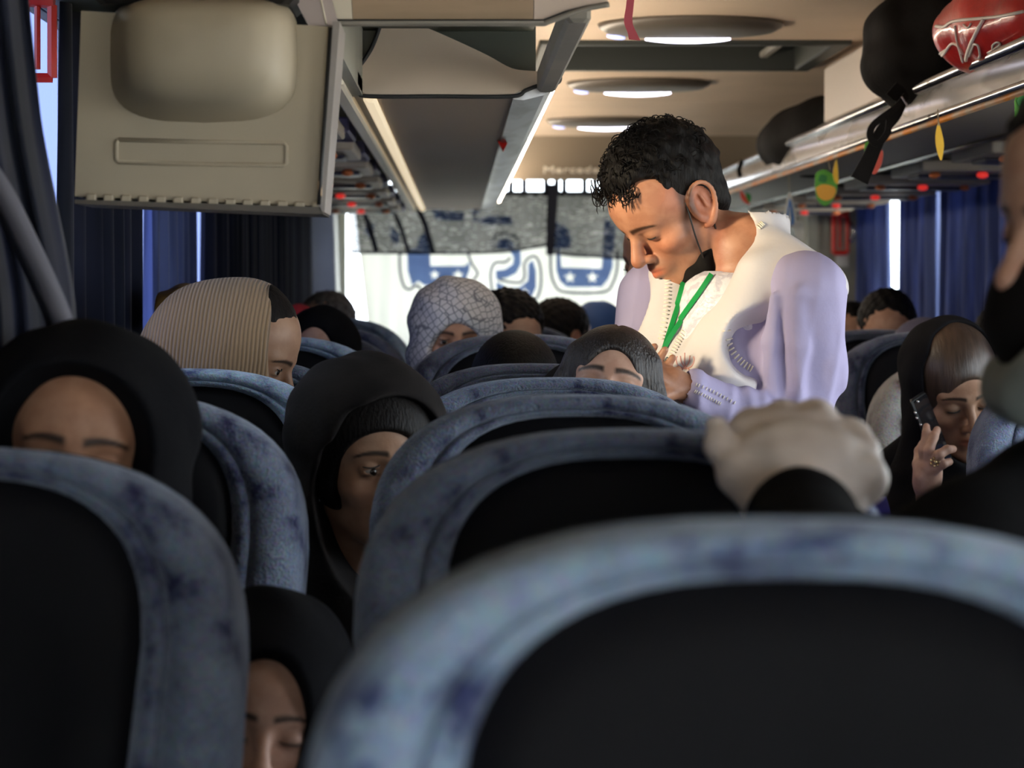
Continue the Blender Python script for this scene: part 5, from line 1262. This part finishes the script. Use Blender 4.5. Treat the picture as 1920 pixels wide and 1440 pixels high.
# decoration on the chest, laid on the cloth
tv_ = bvh(vs, tu); M_TRIM = material('cream_embroidery', (.80, .74, .62), .6); M_GREEN = material('green_lanyard', (.01, .33, .07), .45); M_PINK = material('faded_red_embroidery', (.72, .38, .34), .7)
def stitches(path, n, L, r, name, mat, off=.002):
    pts = spline(path, max(2, n//max(1, len(path)-1))); m = MB()
    for i in range(len(pts)-1):
        a = np.array(pts[i]); t = np.array(pts[i+1])-a; t = t/(np.linalg.norm(t)+1e-9); nn = np.array((-t[1], t[0]))
        p, _ = ray(tv_, *(a-nn*L), off); q, _ = ray(tv_, *(a+nn*L), off)
        if p is None or q is None or (p-q).length > .03: continue
        m.tube([p, (p+q)/2+Vector((0, -.001, 0)), q], r, 5)
    if m.v:
        o = m.build(name, mat, man, smooth=True); o['kind'] = 'stuff'
stitches([(1430, 420), (1400, 450), (1360, 500), (1325, 545), (1295, 600), (1268, 650), (1250, 690)], 56, 5, .0014, 'collar_stitching', M_TRIM)
stitches([(1252, 500), (1252, 540), (1248, 590), (1240, 640)], 22, 5, .0014, 'collar_stitching', M_TRIM)
stitches([(1362, 620), (1372, 655), (1392, 680), (1412, 694)], 12, 6, .0016, 'armhole_stitching', M_TRIM)
tb = bvh(vs, tu, *[o for o in man.children if o.name.startswith('satin_bib')])
def ribbon(path, wpx, mat, name, off=.004, n=8):
    L_ = []; R_ = []; pts = spline(path, n)
    for i, a in enumerate(pts):
        t = np.array(pts[min(i+1, len(pts)-1)])-np.array(pts[max(i-1, 0)]); t = t/(np.linalg.norm(t)+1e-9); nn = np.array((-t[1], t[0]))*wpx
        c, n_ = ray(tb, *a, off)
        if c is None: continue
        s_ = wpx/F*c.y; d_ = Vector((nn[0], 0, -nn[1])).normalized()*s_
        L_.append(c-d_); R_.append(c+d_)
    m = MB(); m.loft([[a, b, b+Vector((0, .0015, 0)), a+Vector((0, .0015, 0))] for a, b in zip(L_, R_)]); return m.build(name, mat, parent=lan, smooth=True, angle=50)
lan = empty('lanyard', P(1247, 670, 4.4), 'bright green lanyard around the standing man\'s neck', 'lanyard')
ribbon([(1288, 515), (1280, 548), (1266, 595), (1252, 640), (1243, 668)], 4.6, M_GREEN, 'ribbon'); ribbon([(1336, 518), (1318, 545), (1290, 585), (1264, 625), (1245, 664)], 4.6, M_GREEN, 'ribbon', .006)
c, n_ = ray(tb, 1247, 676, .006)
if c is not None:
    MB().tube([c+Vector((0, 0, .006)), c+Vector((.003, -.002, -.012)), c+Vector((.002, -.002, -.03))], .003, 6).build('clip', M_SILVER, lan, smooth=True)
for pts in ([(1285, 690), (1284, 678), (1284, 662)], [(1285, 690), (1278, 680), (1276, 668)], [(1285, 690), (1292, 680), (1294, 667)], [(1285, 692), (1272, 686), (1268, 674), (1270, 668)], [(1285, 692), (1297, 687), (1302, 676), (1301, 669)], [(1278, 694), (1285, 688), (1293, 694)]):
    on_surface(tv_, pts, .0012, M_PINK, 'pink_motif', man, off=.0005)
# cuff embroidery
stitches([(1306, 722), (1330, 732), (1356, 745), (1380, 758)], 14, 3, .0010, 'cuff_stitching', M_TRIM); stitches([(1304, 734), (1328, 746), (1352, 758)], 12, 3, .0010, 'cuff_stitching', M_TRIM)
# mask pulled under the chin
mk = empty('face_mask', P(1320, 490, 4.5), 'black face mask hanging under the standing man\'s chin', 'mask')
S = Sdf(np.array(P(1315, 485, 4.52))-np.array((.09, .14, .09)), np.array(P(1315, 485, 4.52))+np.array((.09, .14, .09)), .0025); S.frame(HM, HS)
S.ell((.010, -.032, -.112), (.050, .050, .030), 0); S.cone((.042, -.030, -.104), (.060, .006, -.074), .026, .013, .015); S.cone((-.040, -.040, -.108), (-.056, .0, -.085), .018, .014, .015); S.frame(); S.warp(lambda X, Y, Z: .002*np.sin(130*X+110*Z)); S.mesh('pouch', material('black_mask', (.009, .008, .008), .8, bump=.1, spec=.08), mk)
for pts in ([(.0755, -.012, .020), (.0735, -.019, -.010), (.0690, -.026, -.045), (.0640, -.030, -.080), (.058, -.032, -.100)], [(.0790, .016, -.040), (.0720, .014, -.058), (.0640, .008, -.076)]):
    MB().tube([HM @ (Vector(p)*HS) for p in spline(pts, 5)], .0018, 6).build('ear_loop', M_BLACK, mk, smooth=True)
# papers in his hands
bk = empty('paper_sheet', P(1195, 738, 4.42), 'white paper sheet in the standing man\'s hands', 'paper')
MB().box(-.07, .07, -.10, .10, -.001, .001, M=Matrix.Translation(P(1195, 738, 4.42)) @ Matrix.Rotation(math.radians(-48), 4, 'Z') @ Matrix.Rotation(math.radians(18), 4, 'X')).build('sheet', material('paper', (.8, .8, .76), .7), bk)
# ------------------------------------------------------------------ person in black at the right edge with a gloved hand
pk = person(2092, 418, 2.12, 'person in black at the right edge with mask and pale gloved hand on seat', yaw=-68, pitch=6, roll=0, sc_=1.06, tone='fair', male=True, h=.003, neck_off=(.02, .03, -.19))
S = Sdf(np.array(pk.pos)-np.array((.16, .17, .17)), np.array(pk.pos)+np.array((.16, .17, .19)), .0035); hair_short(S, pk.M, pk.s, 1.08, 0, .003); S.mesh('hair', M_HAIR, pk.root)
S = Sdf(np.array(pk.pos)-np.array((.16, .17, .2)), np.array(pk.pos)+np.array((.16, .17, .05)), .003); S.frame(pk.M, pk.s)
S.ell((0, -.066, -.068), (.060, .054, .056), 0); S.plane((0, -.005, -.06), (0, 1, 0)); S.frame(); o = S.mesh('face_mask', MATS['black_mask'], pk.root); o['label'] = 'black face mask'
M_JACK = material('black_jacket', (.007, .007, .008), .9, var=(.005, .005, .0055), vscale=10, bump=.1, spec=.06)
S = Sdf((.22, 1.45, -.18), (.94, 2.50, 1.26), .010)
S.cone((.50, 2.12, 1.06), (.76, 2.12, 1.08), .07, .07, .03); S.cone((.52, 2.12, 1.10), (.62, 2.12, 1.14), .06, .07, .04); S.ell((.62, 2.12, .96), (.18, .125, .19), .05); S.ell((.62, 2.12, .70), (.17, .13, .22), .08)
S.path([(.50, 2.10, 1.09), (.415, 2.02, 1.058), (.355, 1.96, 1.012), (.285, 2.12, 1.085)], [.075, .066, .058, .045], .03); S.path([(.78, 2.12, 1.06), (.80, 2.1, .8), (.76, 1.95, .6)], [.07, .06, .05], .03)
for s in (-1, 1): S.path([(.62+s*.09, 2.12, .58), (.62+s*.09, 2.1, .2), (.62+s*.09, 2.12, -.10)], [.10, .085, .07], .04)
S.warp(fold(.003, 8)); S.mesh('jacket', M_JACK, pk.root)
M_SCF = material('grey_green_scarf', (.26, .29, .275), .85, var=(.21, .24, .225), vscale=8)
S = Sdf((.36, 1.90, 1.04), (.80, 2.36, 1.36), .005)
ring_ = spline([(.470, 2.06, 1.200), (.494, 2.01, 1.232), (.56, 1.985, 1.245), (.65, 2.02, 1.25), (.70, 2.12, 1.25), (.66, 2.22, 1.24), (.56, 2.26, 1.225), (.485, 2.19, 1.205), (.470, 2.06, 1.200)], 3)
S.path(ring_, [.026]*len(ring_), .012); S.mesh('scarf', M_SCF, pk.root)
# glove: back of the hand, fingers over the seat top, thumb on the left
M_GLOVE = material('pale_latex_glove', (.80, .72, .67), .5, var=(.70, .61, .56), vscale=14, stretch=(1, 1, 3), bump=.35, bscale=36)
S = Sdf((.17, 2.02, 1.03), (.43, 2.48, 1.26), .0028)
G = lambda x, y, d: P(x, y, d)
S.cone(G(1500, 985, 2.14), G(1500, 930, 2.17), .040, .044, .02)
for (x0, x1, x2) in ((1430, 1408, 1412), (1478, 1468, 1470), (1526, 1530, 1530), (1568, 1592, 1590)):
    S.cone(G((x0+1500)/2, 940, 2.17), G(x1, 826, 2.24), .024, .0165, .014)
kn = [(1406, 818, 2.24), (1466, 802, 2.245), (1532, 800, 2.245), (1596, 838, 2.24)]
for (x, y, d), L_ in zip(kn, (.9, 1, 1, .8)):
    S.path([G(x, y, d), G(x, y-14, d+.05*L_), G(x, y+24, d+.10*L_), G(x, y+70, d+.12*L_)], [.0175, .0155, .0130, .011], .016)
S.ell(G(1500, 872, 2.19), (.058, .035, .040), .03)
S.path([G(1440, 950, 2.16), G(1384, 890, 2.18), G(1352, 838, 2.20), G(1343, 800, 2.215)], [.022, .0165, .0125, .0098], .010)
S.path([G(1566, 950, 2.16), G(1620, 900, 2.18), G(1622, 850, 2.22)], [.022, .018, .014], .014)
S.warp(lambda X, Y, Z: .0009*np.sin(160*X+130*Z)*np.sin(90*Z-50*X)); S.mesh('glove', M_GLOVE, pk.root)
S = Sdf((.18, 1.80, .88), (.44, 2.24, 1.16), .004); S.path([G(1502, 962, 2.130), G(1504, 985, 2.08), G(1530, 1100, 1.95)], [.040, .046, .055], .01); S.mesh('cuff', M_JACK, pk.root)
